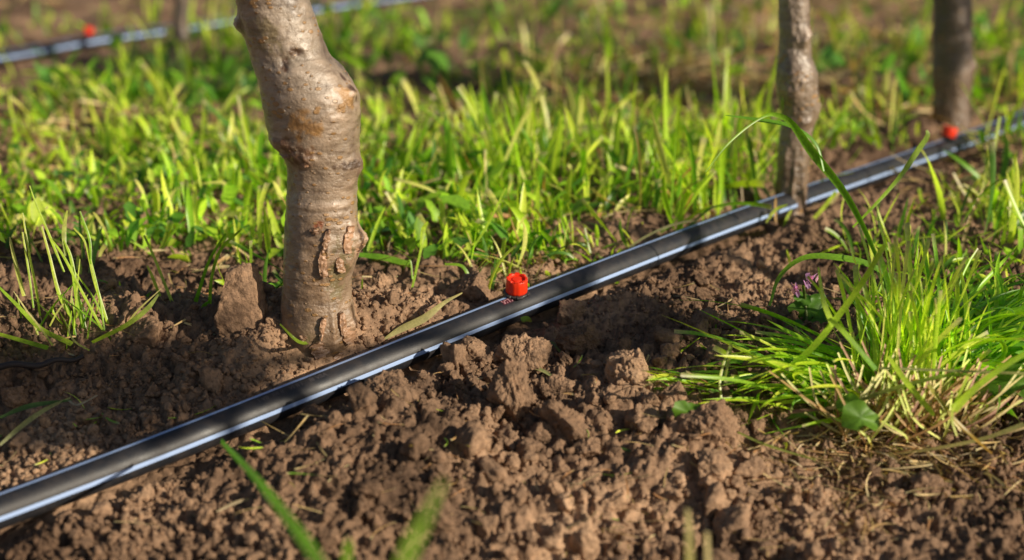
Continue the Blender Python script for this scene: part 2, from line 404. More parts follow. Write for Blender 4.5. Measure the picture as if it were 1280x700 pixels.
# clods one can point at: (px, py of the foot, width px, height px, seed, label)
CL = [
 (15, 498, 34, 28, 3, 'small round clod at the far left edge in front of the dark twig'),
 (490, 534, 88, 46, 14, 'wide lumpy clod leaning toward the pipe in front of the trunk'),
 (594, 470, 46, 42, 5, 'pointed clod just below the pipe left of the red emitter'),
 (655, 478, 78, 60, 6, 'dark peaked clod below the red emitter partly in shade'),
 (733, 462, 84, 46, 37, 'flat topped clod with a sharp ridge below the pipe'),
 (792, 516, 84, 66, 8, 'big rounded pitted clod left of the grass tuft'),
 (706, 576, 80, 62, 9, 'square faced clod standing in the middle of the soil'),
 (803, 568, 52, 44, 10, 'brown clod between the square clod and the largest right clod'),
 (884, 582, 90, 66, 11, 'large rounded clod below the left tip of the grass tuft'),
 (890, 620, 56, 36, 12, 'small blocky clod in front of the large rounded clod'),
 (640, 552, 66, 84, 13, 'tall upright clod in the lit heap below the pipe'),
 (842, 535, 44, 40, 2, 'dark clod squeezed behind the large rounded clod'),
 (1162, 628, 52, 32, 15, 'flattish pale clod at the lower right below the tuft'),
 (1118, 612, 26, 22, 16, 'pebble sized clod left of the flattish pale clod'),
 (877, 432, 34, 40, 17, 'upright clod alone in the shaded soil left of the purple flowers'),
 (712, 412, 40, 28, 18, 'lit clod touching the underside of the pipe right of the emitter'),
 (590, 386, 60, 34, 19, 'dark clod lying behind the pipe left of the red emitter'),
 (474, 378, 30, 26, 20, 'crumbly clod right of the big trunk behind the pipe'),
 (268, 505, 38, 34, 21, 'lit clod on the shaded bank left of the big trunk'),
 (182, 452, 52, 34, 22, 'dark clod half buried behind the bank left of the trunk'),
 (735, 590, 40, 30, 23, 'lumpy clod touching the square clod at its right foot'),
 (560, 610, 40, 38, 24, 'round clod low in the lit soil at the bottom middle'),
 (450, 575, 46, 40, 25, 'round clod in the lit soil below the pipe at left middle'),
 (395, 520, 44, 30, 26, 'clod tucked under the pipe below the big trunk'),
 (700, 520, 40, 34, 27, 'shaded clod between the peaked clod and the square clod'),
 (945, 560, 28, 20, 28, 'small clod right of the large rounded clod at the tuft'),
 (770, 650, 44, 34, 29, 'blurred clod near the bottom edge right of centre'),
 (1010, 655, 36, 26, 30, 'blurred clod near the bottom edge under the tuft'),
 (955, 274, 17, 16, 31, 'tiny round clod lying against the pipe left of the thin trunk'),
 (1275, 540, 40, 44, 32, 'dark clod at the right edge behind the tuft stems'),
 (330, 600, 40, 30, 33, 'clod beside the green blade in the blurred foreground'),
 (840, 262, 40, 22, 34, 'clod on the bank behind the pipe left of the thin trunk'),
 (790, 272, 36, 26, 35, 'lumpy clod on the bank behind the pipe at its middle'),
 (1090, 395, 34, 22, 36, 'clod in the dark soil behind the grass tuft'),
]
for px, py, w, h, sd, lab in CL:
    p = g(px, py); d = depth_of(p); s = d/F*w/2
    V, Fc = clod_shape(6 if w > 60 else 5, 500+sd, 1.15, 7)
    V = V/np.abs(V).max(axis=0)
    rz = 0.7*sd; c, s_ = math.cos(rz), math.sin(rz)
    V = V@np.array([[c, -s_, 0], [s_, c, 0], [0, 0, 1]])
    V *= np.array([s*0.98, s*0.85, d/F*h*0.62])
    p = p + np.array([0, s*0.5, 0])
    dd = lambda: float(dist_poly(np.array([p[0]]), np.array([p[1]]), pipeL)[0])
    front = py > np.interp(px, [a for a, _ in pp], [b for _, b in pp])
    for _ in range(60):
        if dd() > PR + s*0.9 + 0.002: break
        p = p + np.array([0, -0.001 if front else 0.001, 0])
    z = float(ground_full(np.array([p[0]]), np.array([p[1]]))[0])
    zmin = base_z(p[0], p[1])
    o = mk('soil_clod', V, Fc, M_clod)
    o.location = (float(p[0]), float(p[1]), float(min(z, zmin+0.008) + d/F*h*0.34))
    tag(o, lab, 'soil clod', 'large soil clods')

# standing wedge of soil against the trunk
def wedge():
    p = g(312, 455); d = depth_of(p); k = d/F
    pts = [(-36, 0, 22), (30, 0, 16), (34, 0, -14), (-30, 0, -20), (-40, 52, 18), (18, 48, 10), (24, 50, -12), (-34, 50, -12), (-26, 104, 6), (4, 116, 3), (12, 112, -6), (-20, 108, -6)]
    # x right, z up, y toward the camera when positive
    V0 = [np.array([x, -y, z])*k for x, z, y in pts]
    bm = bmesh.new(); vs = [bm.verts.new(v) for v in V0]
    bmesh.ops.convex_hull(bm, input=vs)
    bmesh.ops.subdivide_edges(bm, edges=bm.edges[:], cuts=3, use_grid_fill=True)
    bmesh.ops.triangulate(bm, faces=bm.faces[:])
    bmesh.ops.subdivide_edges(bm, edges=bm.edges[:], cuts=4, use_grid_fill=True)
    me = bpy.data.meshes.new('t'); bm.to_mesh(me); bm.free()
    V = np.array([v.co[:] for v in me.vertices]); Nn = np.array([v.normal[:] for v in me.vertices])
    Fc = np.array([list(f.vertices) for f in me.polygons if len(f.vertices) == 3])
    h = V[:, 2]/(115*k)
    amp = np.where(h < 0.3, 2.2, 0.65)
    V = V + Nn*(amp*(0.0021*fbm(V[:, 0]*120, V[:, 1]*120, V[:, 2]*120, o=4, seed=5)))[:, None]
    V = V + Nn*(0.0009*fbm(V[:, 0]*420, V[:, 1]*420, V[:, 2]*420, o=3, seed=6) - 0.004*np.clip(vnoise(V[:, 0]*60, V[:, 1]*60, V[:, 2]*60, seed=8)-0.35, 0, 1))[:, None]
    V[:, 2] *= 1.07
    bpy.data.meshes.remove(me)
    o = mk('soil_clod', V, Fc, M_clod, smooth=True)
    o.location = (float(p[0]), float(p[1]+0.008), float(base_z(p[0], p[1])+0.002))
    tag(o, 'tall flat faced slab of soil standing upright against the big trunk', 'soil clod', 'large soil clods')
    cl = []
    for (px, py, w) in ((345, 455, 30), (352, 468, 26), (335, 440, 24), (275, 460, 34), (300, 470, 30), (360, 478, 24), (268, 470, 30), (290, 478, 34), (322, 468, 32), (338, 450, 34), (262, 450, 26), (340, 425, 20), (345, 475, 30), (310, 488, 28), (318, 452, 24)):
        q = g(px, py); V_, F_ = clod_shape(4, px, 1.5, 6); s = depth_of(q)/F*w/2
        cl.append((V_*s + q + np.array([0, 0, s*0.7+0.003]), F_, np.zeros(3)))
    V_, F_, _ = merge(cl); o2 = mk('loose_crumb', V_, F_, M_clod); o2.parent = None
    tag(o2, 'heap of crumbs at the foot of the standing soil slab', 'soil crumbs', kind='stuff')
wedge()

# ------------------------------------------------------------------ tubes
def frames(L):
    T = np.gradient(L, axis=0); T /= np.linalg.norm(T, axis=1)[:, None]
    up = np.array([0, 0, 1.0]); S = np.cross(T, up); S /= np.linalg.norm(S, axis=1)[:, None]
    U = np.cross(S, T)
    return T, S, U
def tube(L, rad, n=24, cap=True):
    L = np.asarray(L, float); T, S, U = frames(L); rad = np.broadcast_to(rad, (len(L),))
    a = np.linspace(0, 2*np.pi, n, endpoint=False)
    V = L[:, None] + rad[:, None, None]*(np.cos(a)[None, :, None]*S[:, None] + np.sin(a)[None, :, None]*U[:, None])
    return V.reshape(-1, 3), grid_faces(len(L), n, True)
def strip_on(L, r, a0, a1, n=4):
    T, S, U = frames(L); a = np.linspace(a0, a1, n)
    V = L[:, None] + r*(np.cos(a)[None, :, None]*S[:, None] + np.sin(a)[None, :, None]*U[:, None])
    return V.reshape(-1, 3), grid_faces(len(L), n)
def make_pipe(L, label, sw=7.6):
    o0 = L[len(L)//2]*1.0
    e = empty('irrigation_pipe', o0, label, 'irrigation pipe')
    V, Fc = tube(L-o0, PR, 40); mk('tube', V, Fc, M_pipe, e)
    for a in (90, 0, 180, 270):
        w = R(sw)
        V, Fc = strip_on(L-o0, PR+0.00012, R(a)-w, R(a)+w); mk('stripe', V, Fc, M_stripe, e)
    return e
# frames(): T runs left->right, S = T x up points toward the camera side (0 deg = facing the camera side)
pA = make_pipe(pipeL, 'black irrigation pipe with pale blue stripes running past the trunks in the foreground')
pBo = make_pipe(pipeB, 'blurred striped irrigation pipe far behind at the top left of the photo', 13)

def near_idx(L, px, py):
    best, bi = 1e9, 0
    for i, p in enumerate(L):
        q = p-CAM; d = q[1]*cp - q[2]*sp
        x = 640 + F*q[0]/d; y = 350 - F*(q[1]*sp + q[2]*cp)/d
        e = abs(x-px)
        if e < best: best, bi = e, i
    return bi
def print_text(txt, px, size, mat, a_mid, parent, L=pipeL):
    cu = bpy.data.curves.new('t', 'FONT'); cu.body = txt; cu.size = size
    ob = bpy.data.objects.new('t', cu); COL.objects.link(ob)
    dg = bpy.context.evaluated_depsgraph_get(); me = bpy.data.meshes.new_from_object(ob.evaluated_get(dg))
    V = np.array([v.co[:] for v in me.vertices]); Fs = {}
    for f in me.polygons: Fs.setdefault(len(f.vertices), []).append(list(f.vertices))
    bpy.data.objects.remove(ob); bpy.data.meshes.remove(me)
    i0 = near_idx(L, px, 0); T, S, U = frames(L)
    seg = np.r_[0, np.cumsum(np.linalg.norm(np.diff(L, axis=0), axis=1))]
    s = seg[i0] + V[:, 0]
    P = np.stack([np.interp(s, seg, L[:, k]) for k in range(3)], -1)
    Si = np.stack([np.interp(s, seg, S[:, k]) for k in range(3)], -1); Ui = np.stack([np.interp(s, seg, U[:, k]) for k in range(3)], -1)
    a = a_mid + (V[:, 1]-size*0.35)/PR
    r = PR + 0.0002
    P = P + r*(np.cos(a)[:, None]*Si + np.sin(a)[:, None]*Ui) - np.array(parent.location)
    return mk('printed_text', P, [np.array(f) for f in Fs.values()], mat, parent, smooth=False)
print_text('VITA', 621, 0.0050, M_print, R(66), pA)
print_text('I VII  IIII II   VI II I    III VIIA', 322, 0.0042, M_printg, R(64), pA)
def patch(px0, px1, a0, a1, mat, nm):
    i0, i1 = near_idx(pipeL, px0, 0), near_idx(pipeL, px1, 0)
    V, Fc = strip_on(pipeL, PR+0.00006, a0, a1, 6); n = 6
    V = V.reshape(-1, n, 3)[i0:i1+1].reshape(-1, 3) - np.array(pA.location)
    mk(nm, V, grid_faces(i1-i0+1, n), mat, pA)
patch(624, 640, R(54), R(80), M_smudge, 'red_smudge')

# ------------------------------------------------------------------ emitters
def lathe(prof, n=48, fn=None):
    a = np.linspace(0, 2*np.pi, n, endpoint=False)
    V = []
    for r, z in prof:
        rr = np.full(n, r)
        if fn is not None: rr = rr*fn(a, z)
        V.append(np.stack([rr*np.cos(a), rr*np.sin(a), np.full(n, z)], -1))
    return np.concatenate(V), grid_faces(len(prof), n, True)
def make_emitter(L, px, label, detail=True, ang=84, tilt=(0, 0)):
    i = near_idx(L, px, 0); T, S, U = frames(L)
    a = R(ang); nrm = math.cos(a)*S[i] + math.sin(a)*U[i]
    p = L[i] + nrm*PR
    e = empty('drip_emitter', p, label, 'drip emitter', 'red drip emitters on the pipes')
    zax = Vector(nrm); xax = Vector(T[i]); yax = zax.cross(xax).normalized(); xax = yax.cross(zax)
    M = Matrix((xax, yax, zax)).transposed().to_4x4()
    e.rotation_euler = (M @ Matrix.Rotation(R(tilt[0]), 4, 'X') @ Matrix.Rotation(R(tilt[1]), 4, 'Y')).to_euler()
    n = 96
    def ribs(a_, z):
        k = np.abs(((a_*12/np.pi) % 2)-1)               # 24 flutes
        return 1 + 0.012*np.clip((k-0.35)*4, -1, 1)
    prof = [(0.0066, 0.0026), (0.0069, 0.0027), (0.00695, 0.004), (0.0069, 0.008), (0.0068, 0.0114), (0.0066, 0.0119), (0.0060, 0.0121), (0.0054, 0.0121), (0.0052, 0.0118), (0.0049, 0.0108)]
    V, Fc = lathe(prof, n, lambda a_, z: ribs(a_, z) if z < 0.0119 else 1)
    cap = mk('cap', V, Fc, M_red, e, smooth=True)
    V, Fc = lathe([(0.0049, 0.0109), (0.003, 0.0109), (0.0028, 0.0116), (0.0012, 0.0117), (0.00001, 0.0117)], 32)
    mk('cap_top', V, Fc, M_red, cap, smooth=False)
    tp = []
    for k in range(8):                                    # teeth round the rim
        b0 = k*math.pi/4
        c = np.array([[-.0008, -.0016, 0], [.0006, -.0014, 0], [.0006, .0014, 0], [-.0008, .0016, 0]])
        v = np.concatenate([c, c*np.array([.9, .8, 1]) + [0, 0, .0007]]) + [0.0061, 0, 0.0118]
        v = v@np.array([[math.cos(b0), math.sin(b0), 0], [-math.sin(b0), math.cos(b0), 0], [0, 0, 1]])
        tp.append((v, np.array([[4, 5, 6, 7], [0, 1, 5, 4], [1, 2, 6, 5], [2, 3, 7, 6], [3, 0, 4, 7]]), np.zeros(3)))
    V, Fc, _ = merge(tp); mk('rim_teeth', V, Fc, M_red, cap, smooth=False)
    def lob(a_, z): return 1 + 0.05*np.sign(np.cos(a_*6))
    V, Fc = lathe([(0.0001, 0.0006), (0.0074, 0.0006), (0.0082, 0.0009), (0.0083, 0.0019), (0.0078, 0.0024), (0.0066, 0.0027), (0.0001, 0.0028)], n, lob)
    mk('base_flange', V, Fc, M_black, e, smooth=False)
    V, Fc = lathe([(0.0026, 0.001), (0.0024, -0.001), (0.0020, -0.0035), (0.0001, -0.0036)], 20)
    mk('barb', V, Fc, M_black, e)
    return e
make_emitter(pipeL, 646, 'sharp bright red drip emitter standing on the pipe right of the big trunk', tilt=(6, -4))
make_emitter(pipeL, 1181, 'blurred red drip emitter on the pipe at the foot of the right trunk', tilt=(2, 10))
make_emitter(pipeB, 112, 'very blurred red drip emitter on the far pipe at the top left', tilt=(0, 0))

# ------------------------------------------------------------------ trunks
def trunk_mesh(prof, base, top_h, lean, knobs, nring, seed, rough, base_col, top_col, fork=True, depth_ratio=0.95, marks=()):
    """prof: rows (py, left px, right px) measured in the plane of the tree's foot"""
    Y = base[1]
    rows = []
    for py, xl, xr in prof:
        a = at_y(xl, py, Y); b = at_y(xr, py, Y)
        rows.append(((a[0]+b[0])/2, a[2], (b[0]-a[0])/2))
    rows = np.array(rows)[::-1] if rows[0][1] > rows[-1][1] else np.array(rows)
    rows = rows[np.argsort(rows[:, 1])]
    z0, z1 = base_z(base[0], base[1])-0.03, rows[-1, 1]
    dz = 0.0011 if nring > 100 else 0.0025
    zs = np.arange(z0, z1, dz)
    cx = np.interp(zs, rows[:, 1], rows[:, 0]); rr = np.interp(zs, rows[:, 1], rows[:, 2])
    k = max(3, int(0.004/dz))
    ker = np.hanning(2*k+1); ker /= ker.sum()
    cx = np.convolve(np.pad(cx, k, 'edge'), ker, 'valid'); rr = np.convolve(np.pad(rr, k, 'edge'), ker, 'valid')
    # upward continuation outside the picture
    ze = np.arange(z1, top_h, 0.01)[1:]; t = (ze-z1)/(top_h-z1)
    cxe = cx[-1] + lean*(ze-z1); rre = rr[-1]*(1-0.45*t)
    zs = np.r_[zs, ze]; cx = np.r_[cx, cxe]; rr = np.r_[rr, rre]
    a = np.linspace(0, 2*np.pi, nring, endpoint=False)
    A, Z = np.meshgrid(a, zs); Rr = np.broadcast_to(rr[:, None], A.shape).copy()
    ux, uy = np.cos(A), np.sin(A)
    s = seed*7.3
    q = Rr.mean()
    D = 0.0007*rough*fbm(ux*1.6+s, uy*1.6, Z*40, o=2, seed=seed) + 0.00032*rough*fbm(ux*4+s, uy*4, Z*260, o=3, seed=seed+3)
    D += 0.00022*rough*fbm(ux*7+s, uy*7, Z*600, o=2, seed=seed+5)
    for (kz, ka, hz, ha, amp) in knobs:                   # height, angle deg (-90 faces the camera), half sizes, amplitude
        da = (A-R(ka)+np.pi) % (2*np.pi) - np.pi
        w = np.exp(-((Z-kz)/hz)**2 - (da/ha)**2)
        D += amp*w*(1 + 0.35*fbm(ux*9+s, uy*9, Z*420, o=3, seed=seed+9))
    Rr += D
    X = cx[:, None] + Rr*ux; Yy = Y + Rr*uy*depth_ratio
    V = np.stack([X.ravel(), Yy.ravel(), Z.ravel()], -1)
    hrel = np.clip((Z-base_z(base[0], base[1]))/max(0.05, z1-base_z(base[0], base[1])), 0, 1)
    n = 0.5+0.5*fbm(ux*1.5+s, uy*1.5, Z*25, o=3, seed=seed+20)
    t = np.clip(hrel*1.1 + (n-0.5)*0.5, 0, 1)[..., None]
    C = (1-t)*np.array(base_col) + t*np.array(top_col)
    fl = np.clip(D/0.004, -0.3, 1)[..., None]
    C = C*(1+0.25*fl*np.array([1.1, 0.8, 0.6]))
    for (mz, ma, hz, ha, mc) in marks:
        da = (A-R(ma)+np.pi) % (2*np.pi) - np.pi
        ww = np.exp(-((Z-mz)/hz)**2 - (da/ha)**2)*(0.9+0.9*fbm(ux*8+s, uy*8, Z*300, o=3, seed=seed+31))
        ww = np.clip((ww-0.3)*3, 0, 1)[..., None]; C = C*(1-ww) + np.array(mc)*ww
    Fc = grid_faces(len(zs), nring, True)
    tip = np.array([cx[-1], Y, zs[-1]])
    return V, Fc, C.reshape(-1, 3), tip, rr[-1]
def limb(p, d, L, r0, seed):
    r = np.random.default_rng(seed); pts = [p]; d = np.array(d, float); d /= np.linalg.norm(d)
    n = 14
    for i in range(n):
        d = d + r.normal(size=3)*0.06 + np.array([0, 0, 0.03]); d /= np.linalg.norm(d); pts.append(pts[-1] + d*L/n)
    V, Fc = tube(np.array(pts), np.linspace(r0, r0*0.3, n+1), 12)
    return V, Fc
def make_tree(prof, base, label, knobs, nring=72, seed=1, rough=1.0, base_col=(0.2, 0.125, 0.075), top_col=(0.33, 0.26, 0.2), top_h=0.75, lean=-0.15, limbs=((-.5, .2, .8), (.5, -.1, .8), (0.05, .5, .8)), marks=()):
    org = np.array([base[0], base[1], base_z(base[0], base[1])])
    e = empty('young_tree', org, label, 'tree', 'young fruit trees along the pipes')
    V, Fc, C, tip, rt = trunk_mesh(prof, base, top_h, lean, knobs, nring, seed, rough, base_col, top_col, marks=marks)
    tr = mk('trunk', V-org, Fc, M_bark, e, cols=C)
    for k, d in enumerate(limbs):
        v, f = limb(tip-np.array([0, 0, 0.02]), d, 0.45, rt*0.75, seed*9+k)
        mk('branch', v-org, f, M_bark, e, cols=np.broadcast_to(np.array(top_col), (len(v), 3)))
    return tr, org
def zpix(px, py, b): return float(at_y(px, py, b[1])[2])
prof1 = [(-60, 268, 366), (0, 295, 388), (34, 302, 398), (69, 314, 412), (86, 319, 430), (103, 325, 441), (120, 328, 450), (137, 331, 452), (154, 333, 451), (171, 338, 450), (185, 349, 450), (206, 358, 452), (230, 360, 447), (268, 358, 447), (299, 356, 450), (319, 355, 447), (346, 354, 439), (365, 353, 439), (384, 352, 442), (403, 352, 445), (423, 356, 440), (442, 358, 432), (457, 362, 426), (480, 364, 424)]
b1 = T1b; z = lambda py: zpix(395, py, b1)
knobs1 = [(z(298), -8, 0.007, 0.30, 0.0042), (z(290), -30, 0.012, 0.25, 0.0022), (z(320), -35, 0.006, 0.2, 0.002), (z(205), -15, 0.006, 0.25, 0.0022), (z(185), -120, 0.006, 0.5, 0.0022), (z(176), -150, 0.005, 0.35, 0.0022), (z(192), -105, 0.004, 0.3, 0.002), (z(70), -85, 0.003, 0.28, -0.0022), (z(62), -68, 0.0025, 0.18, -0.002), (z(78), -98, 0.0025, 0.12, -0.002), (z(110), -20, 0.004, 0.25, 0.0025), (z(30), 175, 0.005, 0.3, 0.004), (z(400), -20, 0.010, 0.25, 0.0022), (z(420), -55, 0.005, 0.3, 0.0022), (z(310), -75, 0.014, 0.06, 0.0014), (z(400), -60, 0.012, 0.07, 0.0014), (z(140), -60, 0.012, 0.35, 0.0012), (z(345), -90, 0.004, 0.7, 0.0005), (z(250), -90, 0.002, 1.5, 0.0006), (z(225), -90, 0.002, 1.5, 0.0006), (z(262), -90, 0.0018, 1.5, 0.0005)]
DKB = (0.10, 0.055, 0.03); OCH = (0.34, 0.19, 0.07)
marks1 = [(z(182), -118, 0.009, 0.55, (0.16, 0.085, 0.045)), (z(68), -88, 0.0035, 0.2, DKB), (z(60), -72, 0.0028, 0.2, DKB), (z(78), -100, 0.003, 0.12, DKB), (z(120), -40, 0.008, 0.35, OCH), (z(112), -22, 0.012, 0.12, DKB), (z(150), -95, 0.010, 0.4, OCH), (z(200), -40, 0.003, 0.5, DKB), (z(30), -160, 0.006, 0.2, DKB), (z(272), -88, 0.003, 0.14, (0.3, 0.1, 0.04)), (z(300), -20, 0.012, 0.12, DKB), (z(395), -15, 0.012, 0.12, DKB), (z(40), -110, 0.012, 0.5, (0.24, 0.19, 0.11)), (z(330), -50, 0.02, 0.4, (0.2, 0.155, 0.075))]
t1, o1 = make_tree(prof1, b1, 'thick crooked light brown trunk standing beside the pipe at the left', knobs1, 190, 3, 1.0, (0.28, 0.185, 0.115), (0.37, 0.30, 0.235), lean=-0.25, marks=marks1)
# flakes of peeled bark on the big trunk
def flake(cx_px, cy_px, w, h, ang, seed, lift=0.0016):
    p = at_y(cx_px, cy_px, b1[1])
    rowsy = np.array([r[0] for r in prof1]); xl = np.interp(cy_px, rowsy, [r[1] for r in prof1]); xr = np.interp(cy_px, rowsy, [r[2] for r in prof1])
    k = depth_of(p)/F; rad = (xr-xl)/2*k; cxw = at_y((xl+xr)/2, cy_px, b1[1])[0]
    nu, nv = 9, 22; u = np.linspace(-1, 1, nu); v = np.linspace(-1, 1, nv)
    U_, V_ = np.meshgrid(u, v)
    wid = w*k/2*(1-0.55*np.abs(V_)**2.2)*(1+0.3*fbm(V_*3+seed, U_*0+0.3, o=2, seed=seed))
    x = U_*wid + 0.25*wid*vnoise(V_*2.2+seed, 0*V_, seed=seed); zz = V_*h*k/2
    xr_ = x*math.cos(ang) - zz*math.sin(ang); zr = x*math.sin(ang) + zz*math.cos(ang)
    sx = np.clip((p[0]-cxw + xr_)/rad, -0.98, 0.98); a = -np.arccos(sx)
    rr_ = rad + lift*(0.75-0.5*U_**2 + 0.4*fbm(U_*2+seed, V_*5, o=3, seed=seed+1)) + 0.0012
    P = np.stack([cxw + rr_*np.cos(a), b1[1] + rr_*np.sin(a)*0.95, p[2] + zr], -1).reshape(-1, 3)
    P2 = np.stack([cxw + (rr_-0.0025)*np.cos(a), b1[1] + (rr_-0.0025)*np.sin(a)*0.95, p[2] + zr], -1).reshape(-1, 3)
    n = nu*nv; ff = grid_faces(nv, nu)
    rim = [i for i in range(nu)] + [r*nu+nu-1 for r in range(1, nv)] + [(nv-1)*nu+i for i in range(nu-2, -1, -1)] + [r*nu for r in range(nv-2, 0, -1)]
    sidef = np.array([[rim[i], rim[(i+1) % len(rim)], rim[(i+1) % len(rim)]+n, rim[i]+n] for i in range(len(rim))])
    V = np.concatenate([P, P2])-o1
    mk('bark_flake', V, np.concatenate([ff, sidef]), M_bark, t1, cols=np.broadcast_to(np.array([0.40, 0.235, 0.14])*(0.85+0.3*((seed*37) % 10)/10), (len(V), 3)), smooth=True)
for a in ((409, 318, 10, 36, 0.0, 1), (413, 288, 7, 26, -0.25, 2), (400, 278, 12, 8, 0.1, 3), (438, 292, 12, 34, -0.15, 4), (428, 322, 9, 20, 0.2, 5), (404, 425, 20, 20, 0.2, 6), (408, 398, 7, 30, -0.15, 7), (430, 395, 6, 30, 0.05, 8), (436, 412, 12, 24, 0.1, 9), (384, 412, 7, 12, 0.3, 10), (425, 440, 14, 14, 0.4, 11), (443, 303, 8, 16, 0.2, 12), (380, 187, 9, 8, 0.6, 13), (390, 196, 12, 7, 0.1, 14), (363, 187, 12, 9, -0.2, 15)):
    flake(*a)

prof2 = [(-40, 972, 1010), (0, 973, 1011), (47, 975, 1013), (71, 973, 1014), (90, 971, 1021), (118, 972, 1022), (141, 977, 1022), (165, 975, 1014), (189, 973, 1013), (212, 972, 1011), (236, 969, 1008), (259, 970, 1006), (272, 968, 1007), (300, 968, 1008)]
z = lambda py: zpix(990, py, T2b)
knobs2 = [(z(48), -65, 0.007, 0.4, 0.004), (z(40), -40, 0.005, 0.3, 0.003), (z(60), -90, 0.004, 0.5, -0.002), (z(98), -100, 0.012, 0.8, 0.0022), (z(130), -20, 0.008, 0.4, 0.0018), (z(113), -120, 0.004, 0.4, 0.002), (z(150), -70, 0.003, 0.5, 0.0018), (z(205), -130, 0.01, 0.25, 0.0018), (z(230), -60, 0.02, 0.12, 0.0014), (z(230), -95, 0.02, 0.12, 0.0014)]
make_tree(prof2, T2b, 'thin knotted grey brown trunk with the pipe running behind its foot', knobs2, 110, 8, 1.2, (0.22, 0.15, 0.105), (0.27, 0.215, 0.17), lean=0.02)
prof3 = [(-60, 1165, 1213), (0, 1166, 1214), (71, 1166, 1214), (95, 1164, 1216), (118, 1167, 1212), (160, 1166, 1213), (190, 1164, 1215)]
z = lambda py: zpix(1190, py, T3b)
make_tree(prof3, T3b, 'blurred straight dark trunk at the right behind the second red emitter', [(z(70), -40, 0.012, 0.5, 0.003), (z(82), -20, 0.006, 0.4, 0.003)], 96, 12, 1.2, (0.20, 0.135, 0.09), (0.085, 0.065, 0.055), lean=0.05)  # darker top colour: shade on the upper trunk is put into the bark
prof4 = [(-60, 218, 236), (0, 218, 236), (35, 216, 236), (70, 214, 238), (90, 214, 238)]
make_tree(prof4, T4b, 'very blurred thin trunk far behind at the top left in front of the far pipe', [(zpix(227, 50, T4b), -60, 0.01, 0.5, 0.002)], 60, 15, 1.0, (0.14, 0.1, 0.08), (0.15, 0.115, 0.09), lean=0.0)

# ------------------------------------------------------------------ grass
def srgb(r, g_, b):
    c = np.array([r, g_, b])/255.0
    return np.where(c <= 0.04045, c/12.92, ((c+0.055)/1.055)**2.4)
GREENS = 1.3*np.array([(0.22, 0.44, 0.03), (0.32, 0.56, 0.03), (0.44, 0.64, 0.045), (0.14, 0.34, 0.03), (0.54, 0.68, 0.09), (0.26, 0.50, 0.03)])
DEEP = np.array([(0.09, 0.24, 0.025), (0.12, 0.29, 0.03), (0.2, 0.36, 0.035), (0.10, 0.25, 0.045)])  # deep greens; for the far grass they carry its shade in the colour
DRY = np.array([(0.52, 0.40, 0.2), (0.45, 0.30, 0.15), (0.62, 0.52, 0.32), (0.4, 0.22, 0.11)])
PALE = 1.15*np.array([(0.56, 0.70, 0.10), (0.68, 0.72, 0.24), (0.48, 0.66, 0.07), (0.40, 0.62, 0.05)])
def blades(bx, by, bz, H, Wd, th0, kap, az, pal, seg=7, cut=0.0, fold=0.25, rnd=rng, stemmy=0.0):
    n = len(bx); s = np.linspace(0, 1, seg+1)
    th = th0[:, None] + kap[:, None]*s[None]**1.3
    ds = H[:, None]/seg
    hx = np.concatenate([np.zeros((n, 1)), np.cumsum(np.sin((th[:, 1:]+th[:, :-1])/2)*ds, 1)], 1)
    hz = np.concatenate([np.zeros((n, 1)), np.cumsum(np.cos((th[:, 1:]+th[:, :-1])/2)*ds, 1)], 1)
    wob = rnd.normal(size=(n, 1))*0.25*s[None]**2
    dx, dy = np.cos(az)[:, None], np.sin(az)[:, None]
    px, py = -dy, dx
    X = bx[:, None] + hx*dx + wob*hx*px; Y = by[:, None] + hx*dy + wob*hx*py; Z = bz[:, None] + hz
    cutm = (rnd.random(n) < cut)[:, None]
    wp = np.where(cutm, 0.7+0.3*s[None], np.sin(np.pi*np.clip(0.16+0.84*s[None], 0, 1))**0.6)
    wp = np.where((~cutm) & (s[None] > 0.999), 0.02, wp)
    w = Wd[:, None]*wp/2
    tw = rnd.normal(size=(n, 1))*0.9*s[None] + rnd.uniform(-0.6, 0.6, (n, 1))
    # side vector rotates between the horizontal perpendicular and the blade normal
    nx, ny, nz = np.cos(th)*dx, np.cos(th)*dy, -np.sin(th)
    cx, sx = np.cos(tw), np.sin(tw)
    SX, SY, SZ = px*cx + nx*sx, py*cx + ny*sx, nz*sx
    NX, NY, NZ = nx*cx - px*sx, ny*cx - py*sx, nz*cx
    P = np.stack([X, Y, Z], -1); S = np.stack([SX, SY, SZ], -1); Nn = np.stack([NX, NY, NZ], -1)
    Lf = P - S*w[..., None]; Rt = P + S*w[..., None]; Md = P + Nn*(w*fold*1.6)[..., None]
    V = np.stack([Lf, Md, Rt], 2)                          # n, seg+1, 3, 3
    c = pal[rnd.integers(0, len(pal), n)]*rnd.uniform(0.75, 1.25, (n, 1))
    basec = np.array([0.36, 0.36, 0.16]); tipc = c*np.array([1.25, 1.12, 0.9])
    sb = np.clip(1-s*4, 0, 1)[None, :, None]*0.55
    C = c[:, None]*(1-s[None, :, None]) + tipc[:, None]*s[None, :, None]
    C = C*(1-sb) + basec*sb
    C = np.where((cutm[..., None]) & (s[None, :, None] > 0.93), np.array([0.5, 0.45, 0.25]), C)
    C = np.broadcast_to(C[:, :, None], V.shape)
    m = (seg+1)*3
    f1 = grid_faces(seg+1, 3)
    Fc = (f1[None] + (np.arange(n)*m)[:, None, None]).reshape(-1, 4)
    return V.reshape(-1, 3), Fc, C.reshape(-1, 3)
